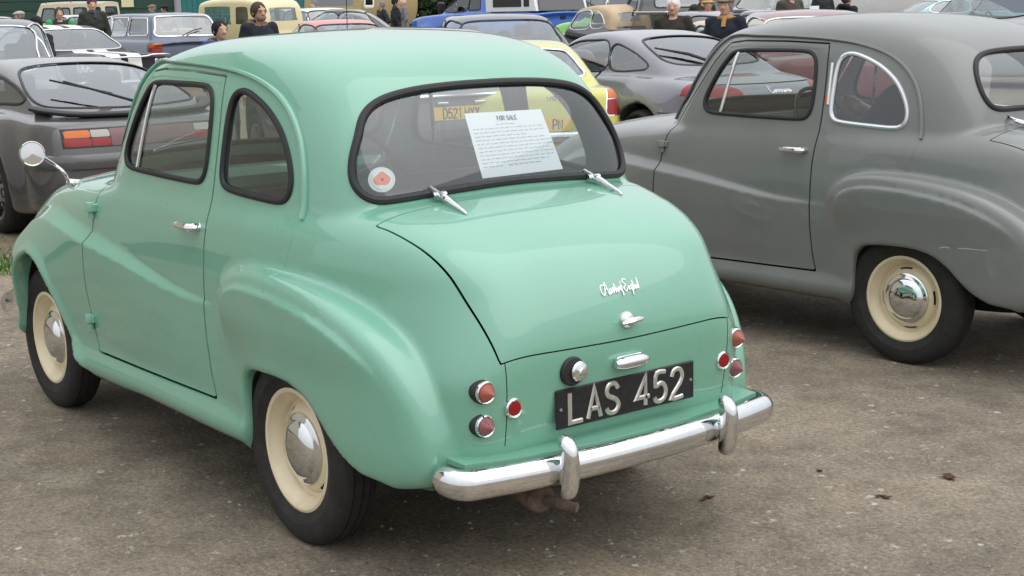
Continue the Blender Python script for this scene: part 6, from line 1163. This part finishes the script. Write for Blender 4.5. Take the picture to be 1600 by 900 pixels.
for (lab, px, d, tall, da, coat, wear, pose, tr) in (
    ('white-haired man in a dark brown high-collared coat behind the slate sports car', 1052, 18.0, 1.56, -.15, cloth('darkbrown', (.030, .024, .018)), [white_h], 'S', (.03, .03, .03)),
    ('stout man in tweed flat cap, orange scarf and navy coat', 1134, 16.6, 1.58, -.35, cloth('navy', (.012, .014, .026)), [grey_h, ('flat_cap', cloth('tweed', (.19, .16, .09))), ('scarf', cloth('orange', (.42, .22, .08)))], 'S', (.03, .03, .04)),
    ('woman in bright pink coat and straw-coloured brimmed hat', 1106, 25.5, 1.50, .2, cloth('pink', (.62, .03, .14)), [blond_h, ('brimmed_hat', cloth('straw', (.45, .33, .13)))], 'S', (.05, .05, .06)),
    ('man in a dark waxed jacket standing behind the pink coat', 1098, 26.2, 1.64, .5, cloth('darkgreen', (.03, .03, .02)), [brown_h], 'P', (.03, .03, .03)),
    ('man in brown jacket reading white papers beside the black pickup', 1234, 21.0, 1.70, .9, cloth('brown', (.055, .045, .034)), [brown_h], 'H', (.03, .03, .04)),
    ('person in dark hooded jacket turned away by the turquoise classic', 1322, 26.0, 1.54, 2.4, cloth('black', (.012, .012, .016)), [brown_h, ('fur_hood', cloth('black', (.012, .012, .016)))], 'S', (.03, .03, .04)),
    ('bearded man in glasses and navy parka with fur hood, by the cream sedan', 405, 17.5, 1.62, .55, cloth('navy', (.012, .014, .026)), [brown_h, fur], 'S', (.03, .03, .05)),
    ('dark-haired boy in bright blue jacket with fur hood', 343, 15.5, 1.46, .5, cloth('blue', (.015, .045, .23)), [dark_h, fur], 'S', (.03, .03, .05)),
    ('man in dark quilted gilet over a bright green top, behind the striped muscle car', 94, 29.0, 1.60, .15, cloth('gilet', (.028, .022, .02)), [brown_h], 'S', (.03, .03, .04)),
    ('man in maroon woollen hat and dark olive jacket before the cream off-roader', 146, 30.0, 1.76, .2, cloth('olive', (.030, .032, .024)), [('beanie', cloth('maroon', (.10, .02, .03))), ('scarf', cloth('slate', (.04, .06, .09)))], 'S', (.03, .03, .04)),
    ('figure in black coat and hood leaning past the dark grey rounded saloon', 42, 19.5, 1.50, 2.6, cloth('black', (.012, .012, .016)), [dark_h, ('beanie', cloth('black', (.012, .012, .016)))], 'P', (.02, .02, .03)),
    ('man in pale flat cap and dark jacket bending by the pale blue-green saloon', 32, 34.0, 1.55, -1.4, cloth('darkgreen', (.03, .03, .02)), [grey_h, ('flat_cap', cloth('palecap', (.42, .38, .33)))], 'S', (.03, .03, .03)),
    ('man in tweed cap and green jacket by the hangar, facing sideways', 240, 48.0, 1.70, -1.5, cloth('moss', (.06, .065, .03)), [grey_h, ('flat_cap', cloth('tweed', (.19, .16, .09)))], 'S', (.05, .05, .04)),
    ('man in dark cap and dark jacket by the hangar, facing sideways', 259, 48.5, 1.68, -1.5, cloth('darkgreen', (.03, .03, .02)), [dark_h, ('flat_cap', cloth('black', (.012, .012, .016)))], 'S', (.03, .03, .04)),
    ('blond woman walking in front of the teal workshop', 489, 52.0, 1.62, .8, cloth('darkred', (.10, .05, .04)), [blond_h], 'S', (.03, .03, .05)),
    ('dark-haired person in black coat close behind the blond woman', 498, 54.0, 1.68, .9, cloth('black', (.012, .012, .016)), [dark_h], 'S', (.03, .03, .05)),
    ('man in long dark coat beside the bonnet of the blue pickup', 597, 40.0, 1.62, -1.2, cloth('charcoal', (.022, .024, .026)), [grey_h], 'P', (.02, .02, .03)),
    ('person in black hood beyond the blue pickup bonnet', 619, 43.0, 1.70, 1.6, cloth('black', (.012, .012, .016)), [dark_h, ('beanie', cloth('black', (.012, .012, .016)))], 'S', (.02, .02, .03)),
    ('balding man in grey shirt beyond the blue pickup bonnet', 631, 44.0, 1.68, -1.4, cloth('grey', (.16, .16, .17)), [], 'S', (.03, .03, .04)),
    ('man in dark anorak by the white motorhome, far behind the navy saloon', 1285, 38.0, 1.72, .3, cloth('charcoal', (.022, .024, .026)), [brown_h], 'S', (.03, .03, .04))):
    p = spot(px, d, 40); b_ = person(lab, p, toward(p, da), tall, coat, wear, pose, tr, lean=.16 if 'leaning' in lab else 0.)
    if 'reading' in lab: tag(MB().box((p[0]+.42*math.cos(toward(p, da)), p[1]+.42*math.sin(toward(p, da)), ground_z(*p)+1.24), (.012, .20, .27), toward(p, da), .002).build('paper_sheet', MATS['paper']), 'white folded papers in the hands of the man in the brown jacket', 'paper')
    if 'glasses' in lab:
        mbg = MB()
        for s in (1, -1): mbg.tube([(.112, s*.034+.022*math.cos(a), 1.642+.018*math.sin(a)) for a in np.linspace(0, 6.283, 14, endpoint=False)], .003, 5, True); mbg.tube([(.110, s*.056, 1.646), (0, s*.082, 1.648)], .0025, 5)
        mbg.tube([(.113, -.012, 1.645), (.116, 0, 1.648), (.113, .012, 1.645)], .0025, 5); mbg.build('glasses', MATS['black_plastic'], b_)
        V, N, F = surface(lambda x, y, z: np.maximum(ell((.052, 0, 1.565), (.066, .068, .050))(x, y, z), .03-x), (-.05, -.12, 1.48), (.16, .12, 1.66), .010, it=2); link('beard', mesh(V, F, N), mat('beard', (.30, .20, .15), .9, noise=.3, nscale=60, bump=.5, bscale=150), b_)
    if 'green top' in lab:
        for s in (1, -1): V, N, F = surface(blend([capsule((0, s*.20, 1.43), (-.03, s*.275, 1.14), .087, .076), capsule((-.03, s*.275, 1.14), (.08, s*.25, .90), .076, .062)], .02), (-.2, -.45, .78), (.25, .45, 1.55), .02, it=2); link('sleeve', mesh(V, F, N), cloth('leafgreen', (.03, .36, .10)), b_)
# someone sits at the wheel of the grey saloon
c_, s_ = math.cos(.0672), math.sin(.0672); lx, ly = .60, -.27
person('person in a dark brown coat seated at the wheel of the grey saloon', (.2273+c_*lx-s_*ly, -3.0477+s_*lx+c_*ly), .0672, 1.60, cloth('darkbrown', (.030, .024, .018)), [dark_h], 'D', (.03, .03, .03), 'person in the grey saloon', z=.13)
